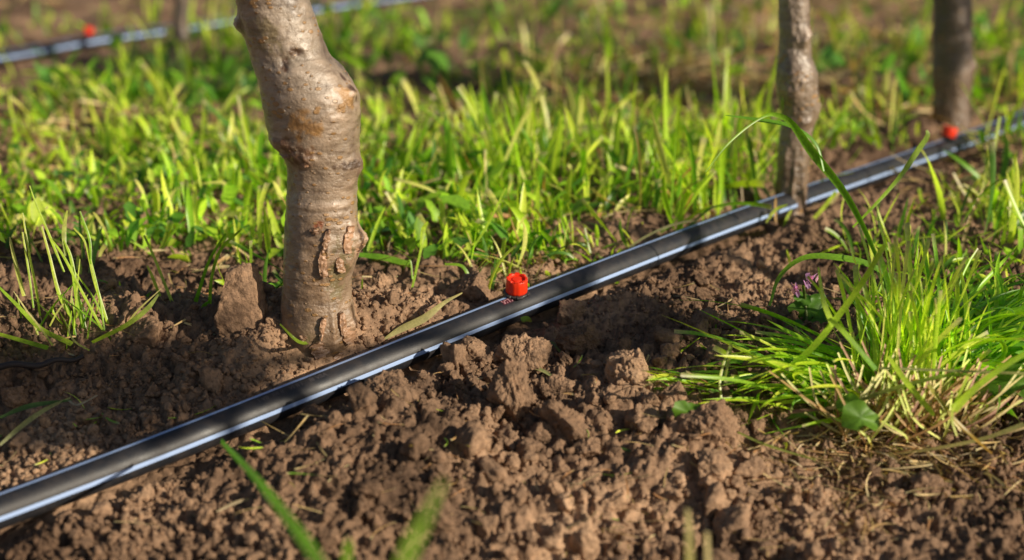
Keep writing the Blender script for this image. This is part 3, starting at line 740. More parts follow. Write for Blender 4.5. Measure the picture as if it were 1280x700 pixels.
def patch_pts(cx, cy, rx, ry, n, clump=0.0):
    a = rng.uniform(0, 2*np.pi, n); r = np.sqrt(rng.random(n))
    if clump:
        k = max(1, int(n/clump)); ca, cr_ = rng.uniform(0, 2*np.pi, k), np.sqrt(rng.random(k)); idx = rng.integers(0, k, n)
        px = cx + rx*cr_[idx]*np.cos(ca[idx]) + rng.normal(size=n)*rx*0.05; py = cy + ry*cr_[idx]*np.sin(ca[idx]) + rng.normal(size=n)*ry*0.07
    else: px = cx + rx*r*np.cos(a); py = cy + ry*r*np.sin(a)
    u = (px-640)/F; v = (350-py)/F; dy, dz = cp+v*sp, -sp+v*cp; t = CH/(-dz)
    for _ in range(12): t = 0.5*t + 0.5*(CH - base_z(u*t, dy*t))/(-dz)
    return u*t, dy*t
CLEAR = []
def grass_patch(cx, cy, rx, ry, n, h, w, pal, cut=0.3, clump=12, lean=0.6, bend=1.3, seg=7):
    n = int(n*0.5); w = w*1.15
    if cy > 180: h = h*0.68
    x, y = patch_pts(cx, cy, rx, ry, n, clump); ok = dist_poly(x, y, pipeL) > PR+0.004
    x, y = x[ok], y[ok]; n = len(x); zz = ground_full(x, y)-0.002
    H = h*(0.3+1.25*rng.random(n)**1.5); Wd = w*rng.uniform(0.35, 1.45, n)
    return blades(x, y, zz, H, Wd, np.abs(rng.normal(size=n))*lean, rng.normal(size=n)*bend*0.5+bend*0.35, rng.uniform(0, 2*np.pi, n), pal, seg, cut)
def leafs(x, y, z, L, Wd, az, th, pal, rnd=rng):
    n = len(x); s = np.array([0, .2, .45, .7, .9, 1.0]); wp = np.array([0.08, .75, 1, .8, .38, .03])
    t2 = th[:, None] + 0.8*s[None]*rnd.uniform(-0.4, 1, (n, 1))
    ds = np.diff(s, prepend=0)[None]*L[:, None]
    hx = np.cumsum(np.sin(t2)*ds, 1); hz = np.cumsum(np.cos(t2)*ds, 1)
    dx, dy = np.cos(az)[:, None], np.sin(az)[:, None]
    P = np.stack([x[:, None]+hx*dx, y[:, None]+hx*dy, z[:, None]+hz], -1)
    S = np.stack([-dy+0*hx, dx+0*hx, 0*hx + rnd.normal(size=(n, 1))*0.35], -1)
    Nn = np.stack([np.cos(t2)*dx, np.cos(t2)*dy, -np.sin(t2)], -1)
    w = (Wd[:, None]*wp/2)[..., None]
    wav = 1+0.25*rnd.normal(size=(n, 6, 1))
    V = np.stack([P-S*w*wav-Nn*w*0.35, P, P+S*w*wav-Nn*w*0.35], 2)
    c = pal[rnd.integers(0, len(pal), n)]*rnd.uniform(0.7, 1.3, (n, 1))
    C = np.broadcast_to(c[:, None, None], V.shape).copy(); C[:, :, 1] *= 1.2
    f1 = grid_faces(6, 3)
    return V.reshape(-1, 3), (f1[None] + (np.arange(n)*18)[:, None, None]).reshape(-1, 4), C.reshape(-1, 3)
def leaf_patch(cx, cy, rx, ry, n, L, pal, up=0.02, clump=10):
    x, y = patch_pts(cx, cy, rx, ry, n, clump); ok = dist_poly(x, y, pipeL) > PR+0.01
    x, y = x[ok], y[ok]; n = len(x)
    zz = ground_full(x, y) + rng.random(n)**1.3*up
    LL = L*rng.uniform(0.5, 1.3, n)
    return leafs(x, y, zz, LL, LL*rng.uniform(0.35, 0.65, n), rng.uniform(0, 6.283, n), rng.uniform(0.3, 1.5, n), pal)

WX = np.arange(11)*128.0; WY = np.array([-90, -30, 0, 30, 60, 90, 120, 150, 180, 210, 240, 270, 300, 330, 360, 395, 440])
WT = np.array([[.4,.4,.5,.5,.6,.4,.4,.4,.4,.4,.4], [.15,.15,.25,.4,.5,.3,.3,.35,.25,.35,.3], [.02,.02,.12,.3,.45,.12,.2,.3,.12,.35,.2], [.02,.02,.2,.35,.6,.35,.3,.35,.05,.2,.12], [.2,.12,.4,.7,.8,.65,.5,.42,.12,.3,.3],
 [.35,.4,.6,.8,.8,.7,.15,.12,.1,.5,.5], [.2,.45,.5,.7,.8,.55,.05,.15,.35,.55,.45], [.06,.1,.4,.35,.3,.25,.05,.25,.2,.12,.04], [.25,.4,.75,.45,.45,.45,.25,.7,.2,.05,.04], [.6,.7,1,.9,.85,.8,.7,.95,.15,0,.08],
 [.85,.9,1,1,1,1,.9,.85,0,0,.15], [.9,.9,1,.95,1,1,.8,.4,0,.05,.25], [.45,.35,.5,.75,.9,.85,.2,.05,0,.12,.3], [.25,.22,.35,.5,.5,.35,.05,0,0,.15,.35], [.16,.16,.16,.22,.18,.05,0,0,0,.1,.35], [.12,.12,.08,0,0,0,0,0,0,.12,.5], [.08,.04,0,0,0,0,0,0,0,.05,.4]])
def wmap(px, py):
    fx = np.clip(px/128, 0, 9.999); ix = fx.astype(int); fx -= ix
    iy = np.clip(np.searchsorted(WY, py, side='right')-1, 0, len(WY)-2); fy = np.clip((py-WY[iy])/(WY[iy+1]-WY[iy]), 0, 1)
    return (WT[iy, ix]*(1-fx)+WT[iy, ix+1]*fx)*(1-fy) + (WT[iy+1, ix]*(1-fx)+WT[iy+1, ix+1]*fx)*fy
def px_ground(px, py):
    u = (px-640)/F; v = (350-py)/F; dy, dz = cp+v*sp, -sp+v*cp; t = CH/(-dz)
    for _ in range(14): t = 0.5*t + 0.5*(CH - base_z(u*t, dy*t))/(-dz)
    return u*t, dy*t
def meadow_pts(n, y0=-90, y1=440, gamma=1.0, sharp=1.0, sc=14, seed=201, inv=False, x0=-160, x1=1440):
    px = rng.uniform(x0, x1, n); py = rng.uniform(y0, y1, n); w_ = wmap(px, py)
    x, y = px_ground(px, py)
    nz = 0.5 + 0.75*fbm(x*sc, y*sc, o=3, seed=seed)
    p_ = np.clip((1-w_ if inv else w_)**gamma, 0, 1)
    k = (p_ > 0.04) & (np.clip((p_*1.15 + (nz-0.5)*sharp*(0.95+0.25*(1-p_)) - 0.22)/0.5, 0, 1) > rng.random(n)) & (dist_poly(x, y, pipeL) > PR+0.005) & (np.minimum(dist_poly(x, y, pipeB), dist_poly(x, y+0.05, pipeB)) > 0.045)
    k &= ~((np.hypot(x-T1b[0], y-T1b[1]) < 0.03) | (np.hypot(x-T2b[0], y-T2b[1]) < 0.02))
    k &= ~((np.abs(px-1183) < 34) & (py > 172) & (py < 262)) & ~((np.abs(px-112) < 26) & (py > 55) & (py < 110))
    return px[k], py[k], x[k], y[k]
def mblades(n, h, w_, lean, bend, pals, cut, y0, y1, **kw):
    px, py, x, y = meadow_pts(n, y0, y1, **kw); out = []
    which = rng.integers(0, len(pals), len(x))
    hn = 0.75 + 0.5*vnoise(x*9, y*9, seed=301)
    for k, pal in enumerate(pals):
        m = which == k; a, b = x[m], y[m]; q = len(a)
        if q == 0: continue
        H = h*1.12*hn[m]*(0.35+1.1*rng.random(q)**1.4); Wd = w_*rng.uniform(0.35, 1.4, q)
        out.append(blades(a, b, ground_full(a, b)-0.002, H, Wd, np.abs(rng.normal(size=q))*lean, rng.normal(size=q)*bend*0.6+bend*0.3, 7.0*vnoise(a*11, b*11, seed=305) + rng.normal(size=q)*0.9, pal, 7, cut))
    return out
def mleaves(n, L, up, pal, y0, y1, **kw):
    px, py, x, y = meadow_pts(n, y0, y1, **kw); q = len(x); LL = L*rng.uniform(0.45, 1.3, q)
    return leafs(x, y, ground_full(x, y) + rng.random(q)**1.4*up, LL, LL*rng.uniform(0.35, 0.65, q), rng.uniform(0, 6.283, q), rng.uniform(0.3, 1.5, q), pal)
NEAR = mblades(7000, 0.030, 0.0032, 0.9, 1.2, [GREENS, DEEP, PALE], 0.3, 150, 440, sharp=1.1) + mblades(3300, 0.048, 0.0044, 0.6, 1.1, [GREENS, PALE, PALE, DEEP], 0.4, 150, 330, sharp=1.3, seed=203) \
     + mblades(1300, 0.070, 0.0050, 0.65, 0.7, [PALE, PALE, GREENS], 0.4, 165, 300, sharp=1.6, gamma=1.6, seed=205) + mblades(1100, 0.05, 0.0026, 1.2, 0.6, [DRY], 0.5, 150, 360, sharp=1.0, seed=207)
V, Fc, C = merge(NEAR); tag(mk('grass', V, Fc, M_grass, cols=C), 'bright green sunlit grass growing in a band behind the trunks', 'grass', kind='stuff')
V, Fc, C = merge([mleaves(2200, 0.016, 0.018, np.concatenate([DEEP*1.1, GREENS[:3]]), 150, 350, sharp=1.2, seed=209), mleaves(160, 0.022, 0.02, GREENS, 230, 330, sharp=1.5, gamma=1.5, seed=211, x1=640)])
tag(mk('low_weeds', V, Fc, M_leaf, cols=C), 'low broad leaved weeds mixed into the sunlit grass', 'weeds', kind='stuff')
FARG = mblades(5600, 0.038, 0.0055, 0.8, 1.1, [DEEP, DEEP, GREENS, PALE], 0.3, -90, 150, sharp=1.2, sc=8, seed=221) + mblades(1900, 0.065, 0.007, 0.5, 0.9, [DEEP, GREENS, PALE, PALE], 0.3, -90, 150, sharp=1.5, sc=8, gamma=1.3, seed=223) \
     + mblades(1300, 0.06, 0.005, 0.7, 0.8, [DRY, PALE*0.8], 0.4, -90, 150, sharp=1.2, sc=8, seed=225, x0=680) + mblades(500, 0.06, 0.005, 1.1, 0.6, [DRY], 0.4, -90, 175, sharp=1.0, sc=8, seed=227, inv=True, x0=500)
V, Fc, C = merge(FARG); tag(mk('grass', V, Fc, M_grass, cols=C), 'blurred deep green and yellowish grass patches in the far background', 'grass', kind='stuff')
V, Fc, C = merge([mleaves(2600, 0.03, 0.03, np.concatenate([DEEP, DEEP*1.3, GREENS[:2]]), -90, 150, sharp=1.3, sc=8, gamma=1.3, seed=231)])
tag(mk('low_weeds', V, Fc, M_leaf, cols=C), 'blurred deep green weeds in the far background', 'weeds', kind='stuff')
# flat litter
def litter(cx, cy, rx, ry, n, h, w, pal=DRY):
    x, y = patch_pts(cx, cy, rx, ry, n, 0); ok = dist_poly(x, y, pipeL) > 0.03; x, y = x[ok], y[ok]; n = len(x); zz = ground_full(x, y)+0.002
    return blades(x, y, zz, h*rng.uniform(0.3, 1.2, n), w*rng.uniform(0.5, 1.3, n), rng.uniform(1.25, 1.6, n), rng.normal(size=n)*0.25, rng.uniform(0, 6.283, n), pal, 6, 0.7)
LT = [litter(1000, 90, 330, 90, 700, 0.09, 0.004), litter(850, 170, 200, 30, 160, 0.05, 0.003), litter(1200, 230, 110, 50, 160, 0.045, 0.0022), litter(90, 180, 150, 50, 110, 0.05, 0.004),
      litter(640, 250, 240, 60, 160, 0.05, 0.003), litter(200, 330, 200, 50, 60, 0.03, 0.002), litter(640, 600, 700, 110, 230, 0.018, 0.0010), litter(1000, 640, 300, 60, 120, 0.022, 0.0011), litter(1120, 560, 150, 40, 170, 0.03, 0.0010), litter(980, 400, 160, 60, 60, 0.018, 0.001),
      litter(100, 540, 140, 40, 14, 0.03, 0.0015, GREENS), litter(640, 560, 500, 110, 22, 0.02, 0.0013, GREENS*1.2), litter(640, -10, 700, 40, 300, 0.12, 0.006), litter(300, 420, 300, 60, 60, 0.02, 0.0012), litter(620, 350, 160, 20, 50, 0.03, 0.0014), litter(1150, 600, 180, 40, 110, 0.03, 0.0011, DRY*1.2)]
LT += [litter(800, 130, 120, 30, 160, 0.06, 0.004), litter(80, 165, 120, 25, 90, 0.05, 0.004)]
V, Fc, C = merge(LT); tag(mk('straw_litter', V, Fc, M_straw, cols=C), 'dry straw and grass clippings scattered over the soil', 'straw', kind='stuff')

# ------------------------------------------------------------------ hand placed blades
def hero(pts, col, col2=None, fold=0.3, n=28, twist=0.0, roll0=0.0):
    """pts: (x, y, z, width m) world rows -> folded ribbon facing roughly the camera"""
    P = spline(np.array(pts, float), n); w = P[:, 3]/2; P = P[:, :3]
    T = np.gradient(P, axis=0); T /= np.linalg.norm(T, axis=1)[:, None]
    view = P - CAM; view /= np.linalg.norm(view, axis=1)[:, None]
    S = np.cross(T, view); S /= np.linalg.norm(S, axis=1)[:, None] + 1e-9; Nn = np.cross(S, T)
    if roll0 == 0:
        sdir = np.array([0.82, -0.44, 0.36]); nm = Nn.mean(0); sm = S.mean(0)
        roll0 = max((-0.65, 0.65), key=lambda r_: abs((nm*math.cos(r_) - sm*math.sin(r_))@sdir))
    a = (roll0 + twist*np.linspace(0, 1, n))[:, None]
    S, Nn = S*np.cos(a) + Nn*np.sin(a), Nn*np.cos(a) - S*np.sin(a)
    V = np.stack([P-S*w[:, None], P+Nn*(w*fold)[:, None], P+S*w[:, None]], 1)
    t = np.linspace(0, 1, n)[:, None]
    C = np.array(col)*(1-t) + np.array(col2 if col2 is not None else col)*t
    C = C*(1+0.12*np.sin(np.arange(n)*0.9))[:, None]
    return V.reshape(-1, 3), grid_faces(n, 3), np.repeat(C, 3, 0)
def hp(px, py, depth, wpx):
    p = at(px, py, depth); return (*p, wpx*depth/F)
def gp(px, py, wpx, dz=0.002):
    p = g(px, py, dz); return (*p, wpx*depth_of(p)/F)
def dg(px, py): return depth_of(g(px, py))
G1, G2, G3 = (0.28, 0.50, 0.035), (0.46, 0.64, 0.05), (0.17, 0.40, 0.03)
Y1, Y2 = (0.58, 0.64, 0.12), (0.66, 0.56, 0.28)
PK = (0.5, 0.25, 0.24)
def wpl(items, name, label, cat, group=None, mat=None):
    V, Fc, C = merge(items)
    org = V[np.argmin(V[:, 2])]
    e = empty(name, org, label, cat, group)
    many = [t for t in items if len(t[0]) >= 400]
    for v, f, c in items:
        if len(v) < 400: mk('leaf_blade', v-org, f, mat or M_grass, e, cols=c)
    if many:
        V, Fc, C = merge(many); mk('leaf_blades', V-org, Fc, mat or M_grass, e, cols=C)
    return e, org

# tall arching leaf rising behind the tuft
d0 = dg(1112, 392)
it = [hero([gp(1118, 392, 4), hp(1096, 322, d0, 5), hp(1058, 245, d0*.99, 9), hp(1015, 190, d0*.985, 12), hp(985, 150, d0*.98, 8), hp(965, 143, d0*.975, 5), hp(950, 148, d0*.97, 3), hp(912, 178, d0*.96, 3), hp(882, 215, d0*.955, 1)], G3, G1, 0.35, 44, 0.0, 0.35),
      hero([hp(1030, 214, d0*.985, 3), hp(1020, 180, d0*.985, 5), hp(990, 158, d0*.985, 6), hp(950, 150, d0*.985, 6), hp(907, 144, d0*.985, 1)], G3, G3, 0.3, 26),
      hero([hp(1066, 284, d0, 3), hp(1092, 258, d0*1.0, 5), hp(1124, 222, d0*1.01, 8), hp(1146, 190, d0*1.02, 12), hp(1160, 168, d0*1.02, 10), hp(1158, 163, d0*1.02, 6)], G1, (0.26, 0.36, 0.07), 0.3, 30, -0.4)]
wpl(it, 'tall_grass', 'tall arching grass leaf rising above the tuft in front of the thin trunk', 'grass stalk')

# the large tuft on the right
tu = []
r2 = np.random.default_rng(5)
bt = g(1118, 520); bt2 = g(1100, 505)
def tuft_blades(cx, cy, sx, sy, n, h, w, az0, azs, lean, bend, pal, cut, seg=9):
    px = cx + r2.normal(size=n)*sx; py = cy + r2.normal(size=n)*sy
    P = np.array([g(a, b) for a, b in zip(px, py)])
    H = h*r2.uniform(0.5, 1.15, n); Wd = w*r2.uniform(0.45, 1.3, n)
    return blades(P[:, 0], P[:, 1], P[:, 2]-0.001, H, Wd, lean+r2.normal(size=n)*0.12, bend+r2.normal(size=n)*0.25, az0+r2.normal(size=n)*azs, pal, seg, cut, rnd=r2)
tu += [tuft_blades(1130, 508, 34, 10, 70, 0.095, 0.0026, R(60), 1.8, 0.22, 0.15, PALE, 0.85),
       tuft_blades(1150, 485, 28, 14, 50, 0.085, 0.0032, R(60), 1.0, 0.15, 0.3, GREENS, 0.5),
       tuft_blades(1090, 490, 30, 12, 70, 0.10, 0.0032, R(180), 0.5, 1.05, 0.6, GREENS, 0.2),
       tuft_blades(1040, 490, 60, 14, 95, 0.085, 0.0028, R(185), 0.5, 1.15, 0.35, GREENS, 0.2),
       tuft_blades(970, 492, 50, 9, 80, 0.055, 0.0030, R(185), 0.8, 1.15, 0.35, DEEP*1.7, 0.2),
       tuft_blades(1190, 465, 46, 18, 110, 0.085, 0.0034, R(10), 0.9, 0.6, 0.9, GREENS, 0.2),
       tuft_blades(1250, 455, 40, 20, 100, 0.07, 0.005, R(20), 1.6, 0.8, 0.9, DEEP*1.4, 0.2)]
d1 = dg(1110, 520)
tu += [tuft_blades(1225, 400, 45, 22, 90, 0.055, 0.003, R(20), 2.0, 0.85, 0.6, GREENS, 0.3), tuft_blades(1250, 500, 30, 16, 50, 0.06, 0.003, R(0), 1.2, 0.9, 0.5, PALE, 0.4), tuft_blades(1150, 500, 80, 18, 60, 0.06, 0.0022, R(60), 2.5, 0.9, 0.3, DRY, 0.6), tuft_blades(900, 500, 40, 10, 40, 0.03, 0.0024, R(180), 1.5, 0.9, 0.4, GREENS, 0.2)]
tu += [hero([gp(925, 487, 6, 0.004), hp(960, 476, d1*1.01, 9), hp(1010, 440, d1*.99, 10), hp(1050, 392, d1*.98, 10), hp(1080, 350, d1*.97, 9), hp(1106, 306, d1*.965, 7)], G1, G2, 0.5, 30),
       hero([hp(1042, 408, d1*.98, 9), hp(1030, 378, d1*.975, 8), hp(1023, 334, d1*.975, 2)], G2, G2, 0.3, 18),
       hero([hp(1095, 462, d1*.95, 8), hp(1050, 410, d1*.955, 8), hp(1036, 398, d1*.96, 6)], G3, G2, 0.3, 18),
       hero([hp(1110, 445, d1*.95, 6), hp(1135, 480, d1*.94, 9), hp(1165, 516, d1*.93, 7), hp(1168, 520, d1*.93, 3)], G2, G2, 0.3, 18),
       hero([hp(1280, 530, d1*.93, 7), hp(1230, 548, d1*.94, 6), hp(1160, 562, d1*.95, 5), hp(1110, 568, d1*.96, 3)], (0.42, 0.42, 0.2), Y2, 0.2, 20),
       hero([hp(1100, 460, d1*.95, 4), hp(1180, 463, d1*.94, 4), hp(1260, 466, d1*.93, 4), hp(1330, 470, d1*.93, 4)], (0.42, 0.44, 0.2), (0.36, 0.36, 0.12), 0.2, 20),
       hero([hp(985, 515, d1*.97, 6), hp(1050, 508, d1*.96, 5), hp(1110, 488, d1*.95, 6), hp(1180, 470, d1*.94, 6), hp(1215, 468, d1*.94, 2)], (0.3, 0.14, 0.13), G1, 0.4, 28),
       hero([hp(920, 512, d1*1.0, 4), hp(960, 520, d1*.99, 10), hp(1000, 518, d1*.98, 9), hp(1026, 512, d1*.975, 4)], G3, (0.28, 0.34, 0.12), 0.3, 20),
       hero([hp(1160, 480, d1*.93, 6), hp(1190, 520, d1*.925, 5), hp(1215, 545, d1*.925, 5), hp(1240, 567, d1*.92, 3)], (0.36, 0.36, 0.05), (0.5, 0.28, 0.05), 0.3, 20),
       hero([hp(1192, 512, d1*.92, 14), hp(1225, 480, d1*.92, 10), hp(1260, 455, d1*.92, 9), hp(1320, 420, d1*.92, 7)], G2, G1, 0.5, 22),
       hero([hp(1196, 545, d1*.92, 3), hp(1190, 520, d1*.92, 4), hp(1210, 470, d1*.92, 5)], Y1, G2, 0.3, 16),
       hero([hp(962, 382, d1*1.08, 4), hp(975, 345, d1*1.08, 6), hp(1005, 322, d1*1.08, 8), hp(1050, 322, d1*1.08, 10), hp(1090, 332, d1*1.08, 9), hp(1130, 360, d1*1.08, 6)], G1, G3, 0.3, 26),
       hero([hp(905, 480, d1*1.0, 3), hp(914, 430, d1*.99, 5), hp(913, 432, d1*.99, 4), hp(900, 475, d1*.985, 4), hp(907, 525, d1*.98, 3)], (0.4, 0.42, 0.2), Y1, 0.2, 24),
       hero([hp(840, 500, d1*1.02, 5), hp(840, 470, d1*1.02, 6), hp(860, 456, d1*1.03, 4), hp(905, 450, d1*1.03, 3)], G2, G1, 0.3, 20),
       hero([hp(830, 455, d1*1.04, 2), hp(850, 440, d1*1.04, 3), hp(875, 422, d1*1.04, 1)], G1, G2, 0.3, 10)]
wst = []
for k in range(150):
    x0 = 1050 + 170*r2.random(); y0 = 512 + 46*r2.random()
    x1 = x0 + r2.normal()*55 + 20; y1 = y0 - 30 - 60*r2.random()
    c = [(0.62, 0.46, 0.28), (0.75, 0.62, 0.42), PK, (0.5, 0.28, 0.15), (0.7, 0.7, 0.25)][r2.integers(0, 5)]
    b = g(x0, y0, 0.001); db = depth_of(b)
    wst.append(hero([(*b, 0.0012), hp((x0+x1)/2+r2.normal()*9, (y0+y1)/2+4, db*.985, 4.0), hp(x1, y1, db*.99, 3.0)], c, np.array(c)*np.array([1, 1.2, .8]), 0.8, 10))
for k in range(46):
    x0 = 960 + 300*r2.random(); y0 = 520 + 55*r2.random(); an = r2.uniform(-1.3, 1.3); L = r2.uniform(12, 75)
    b = g(x0, y0, 0.003)
    wst.append(hero([(*b, 0.0008), gp(x0+L/2*math.cos(an), y0+L/2*math.sin(an)*.4-4, 2.4, 0.006), gp(x0+L*math.cos(an), y0+L*math.sin(an)*.4, 1.5, 0.003)], (0.55, 0.42, 0.28), (0.6, 0.5, 0.33), 0.6, 8))
V, Fc, C = merge([t for t in tu if len(t[0]) >= 200]); eT = empty('grass_tuft', bt, 'large sprawling green grass tuft with cut pale stems at the right', 'grass tuft', 'clumps of grass standing apart')
mk('leaf_blades', V-bt, Fc, M_grass, eT, cols=C)
for v, f, c in tu:
    if len(v) < 200: mk('leaf_blade', v-bt, f, M_grass, eT, cols=c)
V, Fc, C = merge(wst); mk('dry_stems', V-bt, Fc, M_straw, eT, cols=C)

# left cut sprigs
dA = dg(90, 432)
def H_(pts, d, c1, c2, **k): return hero([hp(x, y, d, w*0.8) for x, y, w in pts], c1, c2, **k)
_rs = np.random.default_rng(8)
sp0 = []
for _k in range(26):
    x0 = 95 + _rs.normal()*38; y0 = 428 + _rs.normal()*9; hh = _rs.uniform(25, 95); ll = _rs.normal()*0.45
    sp0.append(H_([(x0, y0, 3), (x0+ll*hh*.4, y0-hh*.5, 3.6), (x0+ll*hh, y0-hh, 1.6)], dA*(0.99+0.04*_rs.random()), [G1, G2, Y1, G3][_k % 4], [G2, Y1, Y2, G1][_k % 4], n=12))
sp1 = sp0 + [H_([(112, 436, 9), (98, 380, 10), (88, 320, 6), (80, 300, 3)], dA, G1, G2), H_([(95, 408, 5), (75, 370, 7), (62, 320, 5), (52, 283, 4)], dA, G2, Y1),
       H_([(50, 395, 4), (45, 360, 5), (37, 320, 4), (28, 266, 3)], dA*1.01, G2, Y1), H_([(30, 370, 7), (22, 340, 8), (14, 306, 5), (12, 296, 3)], dA*1.01, Y1, (0.45, 0.42, 0.2)),
       H_([(42, 385, 3), (36, 340, 4), (28, 290, 3)], dA*1.0, G1, Y1), H_([(80, 340, 4), (60, 290, 5), (45, 255, 3), (37, 232, 2)], dA*.99, G2, G2),
       H_([(136, 408, 5), (118, 350, 6), (105, 300, 4), (92, 285, 3)], dA*1.0, G2, Y1), H_([(114, 330, 3), (112, 300, 5), (100, 264, 3)], dA*1.0, G1, G1),
       H_([(128, 412, 5), (100, 360, 5), (78, 318, 5), (62, 296, 2)], dA*.985, G2, G2), H_([(90, 430, 10), (50, 410, 9), (20, 380, 7), (-5, 355, 4)], dA*.98, G2, G1),
       H_([(60, 435, 9), (25, 425, 8), (-10, 415, 6)], dA*.98, G1, G2), H_([(115, 428, 6), (160, 405, 9), (185, 385, 9), (198, 368, 4)], dA*.98, G2, (0.3, 0.36, 0.12)),
       H_([(66, 432, 4), (52, 412, 4), (35, 390, 3)], dA*.975, Y1, Y2), H_([(112, 438, 3), (95, 428, 4), (86, 414, 3), (90, 400, 2)], dA*.97, Y1, Y2), H_([(82, 320, 5), (80, 290, 9), (84, 263, 3)], dA*1.0, (0.3, 0.34, 0.16), Y1),
       H_([(78, 405, 3), (66, 388, 4), (70, 378, 3), (78, 372, 2)], dA, G2, G2)]
wpl(sp1, 'grass_tuft', 'sparse cut grass sprigs with bright tips at the left edge', 'grass tuft', 'clumps of grass standing apart')
dB = dg(225, 402)
sp2 = [H_([(226, 404, 7), (208, 360, 6), (192, 320, 5), (180, 294, 4)], dB, Y1, G2), H_([(200, 370, 5), (190, 345, 6), (184, 332, 3)], dB, G2, Y1)]
wpl(sp2, 'grass_tuft', 'single leaning yellow green stalk between the left sprigs and the slab of soil', 'grass tuft', 'clumps of grass standing apart')
dC = dg(258, 405)
sp3 = [H_([(238, 398, 10), (250, 360, 7), (262, 325, 6), (282, 292, 4)], dC, G3, G1), H_([(262, 380, 7), (265, 345, 6), (276, 312, 6), (300, 288, 4)], dC*.99, G1, G2), H_([(262, 404, 3), (256, 385, 14), (262, 376, 3)], dC*.98, G1, G3)]
wpl(sp3, 'grass_tuft', 'pair of thin curved green stalks just left of the slab of soil', 'grass tuft', 'clumps of grass standing apart')
dD = dg(515, 372)
sp4 = [H_([(514, 366, 4), (521, 335, 5), (529, 300, 5)], dD, G1, G2), H_([(527, 305, 7), (530, 285, 9), (535, 277, 3)], dD*.99, G2, G2), H_([(516, 350, 3), (512, 325, 3), (505, 335, 2)], dD*1.01, G1, G1)]
wpl(sp4, 'grass_tuft', 'lone upright green sprout right of the big trunk', 'grass tuft', 'clumps of grass standing apart')
dE = dg(585, 372)
sp5 = [H_([(560, 372, 4), (578, 366, 7), (586, 350, 7), (578, 333, 6), (556, 330, 4)], dE, G3, G1), H_([(575, 335, 3), (590, 312, 4), (610, 280, 5), (632, 235, 2)], dE*1.03, G1, G2), H_([(445, 318, 8), (480, 322, 12), (520, 332, 10), (575, 338, 3)], dE*1.03, G3, G1),
       H_([(600, 300, 4), (585, 330, 5), (640, 328, 3)], dE*1.08, G1, G2)]
wpl(sp5, 'grass_tuft', 'curled green leaves behind the pipe between the trunk and the red emitter', 'grass tuft', 'clumps of grass standing apart')
dF_ = dg(738, 330)
wpl([H_([(740, 324, 5), (735, 305, 5), (731, 285, 4)], dF_, G1, (0.36, 0.4, 0.12))], 'grass_tuft', 'short stubby green stalk poking up behind the pipe right of the emitter', 'grass tuft', 'clumps of grass standing apart')
dG = dg(775, 318)
wpl([H_([(772, 322, 3), (800, 300, 4), (835, 283, 5), (865, 276, 4), (872, 277, 2)], dG*.98, (0.38, 0.38, 0.2), (0.4, 0.36, 0.22)), H_([(655, 345, 3), (672, 325, 3), (690, 308, 3)], dG, Y2, Y2)], 'dry_grass_stem', 'pale dry stem arching over the soil behind the pipe', 'dry stem')
wpl([hero([gp(480, 424, 3, 0.008), gp(500, 412, 10, 0.010), gp(530, 398, 12, 0.014), gp(556, 378, 6, 0.02), gp(578, 366, 2, 0.022)], (0.36, 0.34, 0.14), (0.42, 0.38, 0.16), 0.3, 24)], 'dry_leaf', 'pale olive dry leaf blade lying against the pipe right of the big trunk', 'dry leaf', mat=M_straw)
wpl([hero([gp(395, 427, 3, 0.01), hp(370, 425, dg(398, 447)*.955, 5), hp(350, 405, dg(398, 447)*.955, 2)], G1, G2, 0.3, 14)], 'grass_clipping', 'small green clipping resting against the foot of the big trunk', 'grass clipping')
# stalks near the thin trunk and the right edge
dH = dg(1005, 285)
wpl([H_([(1000, 290, 5), (1025, 265, 8), (1045, 240, 7)], dH*.98, Y1, G2), H_([(978, 288, 4), (985, 270, 6), (990, 262, 3)], dH*.98, G1, Y1), H_([(958, 278, 4), (970, 262, 6), (984, 256, 3)], dH*.98, Y1, G2), H_([(1005, 285, 4), (1030, 262, 4), (1044, 248, 6), (1052, 235, 3)], dH*1.02, Y2, Y2)], 'grass_tuft', 'short yellow green blades round the foot of the thin trunk', 'grass tuft', 'clumps of grass standing apart')
dI = dg(1225, 262)
it = [H_([(1222, 262, 8), (1232, 225, 7), (1243, 185, 6), (1250, 146, 5)], dI, Y2, G2), H_([(1222, 262, 5), (1205, 240, 5), (1192, 216, 5)], dI, Y2, Y2), H_([(1255, 270, 5), (1260, 235, 6), (1262, 212, 4)], dI, Y2, Y1),
      H_([(1280, 262, 5), (1262, 250, 7), (1240, 280, 9), (1238, 310, 6)], dI*.95, G3, G1), H_([(1300, 335, 9), (1260, 330, 11), (1230, 336, 10), (1205, 350, 4)], dI*.93, (0.3, 0.36, 0.14), G1)]
xx = [tuft_blades(1235, 275, 40, 14, 60, 0.035, 0.0026, R(60), 1.5, 0.5, 0.5, PALE*0.9, 0.6), tuft_blades(1190, 320, 60, 16, 70, 0.03, 0.0024, R(0), 2.0, 0.9, 0.5, GREENS, 0.5)]
wpl(it+xx, 'grass_tuft', 'half dry grass clump in front of the pipe at the right edge', 'grass tuft', 'clumps of grass standing apart')
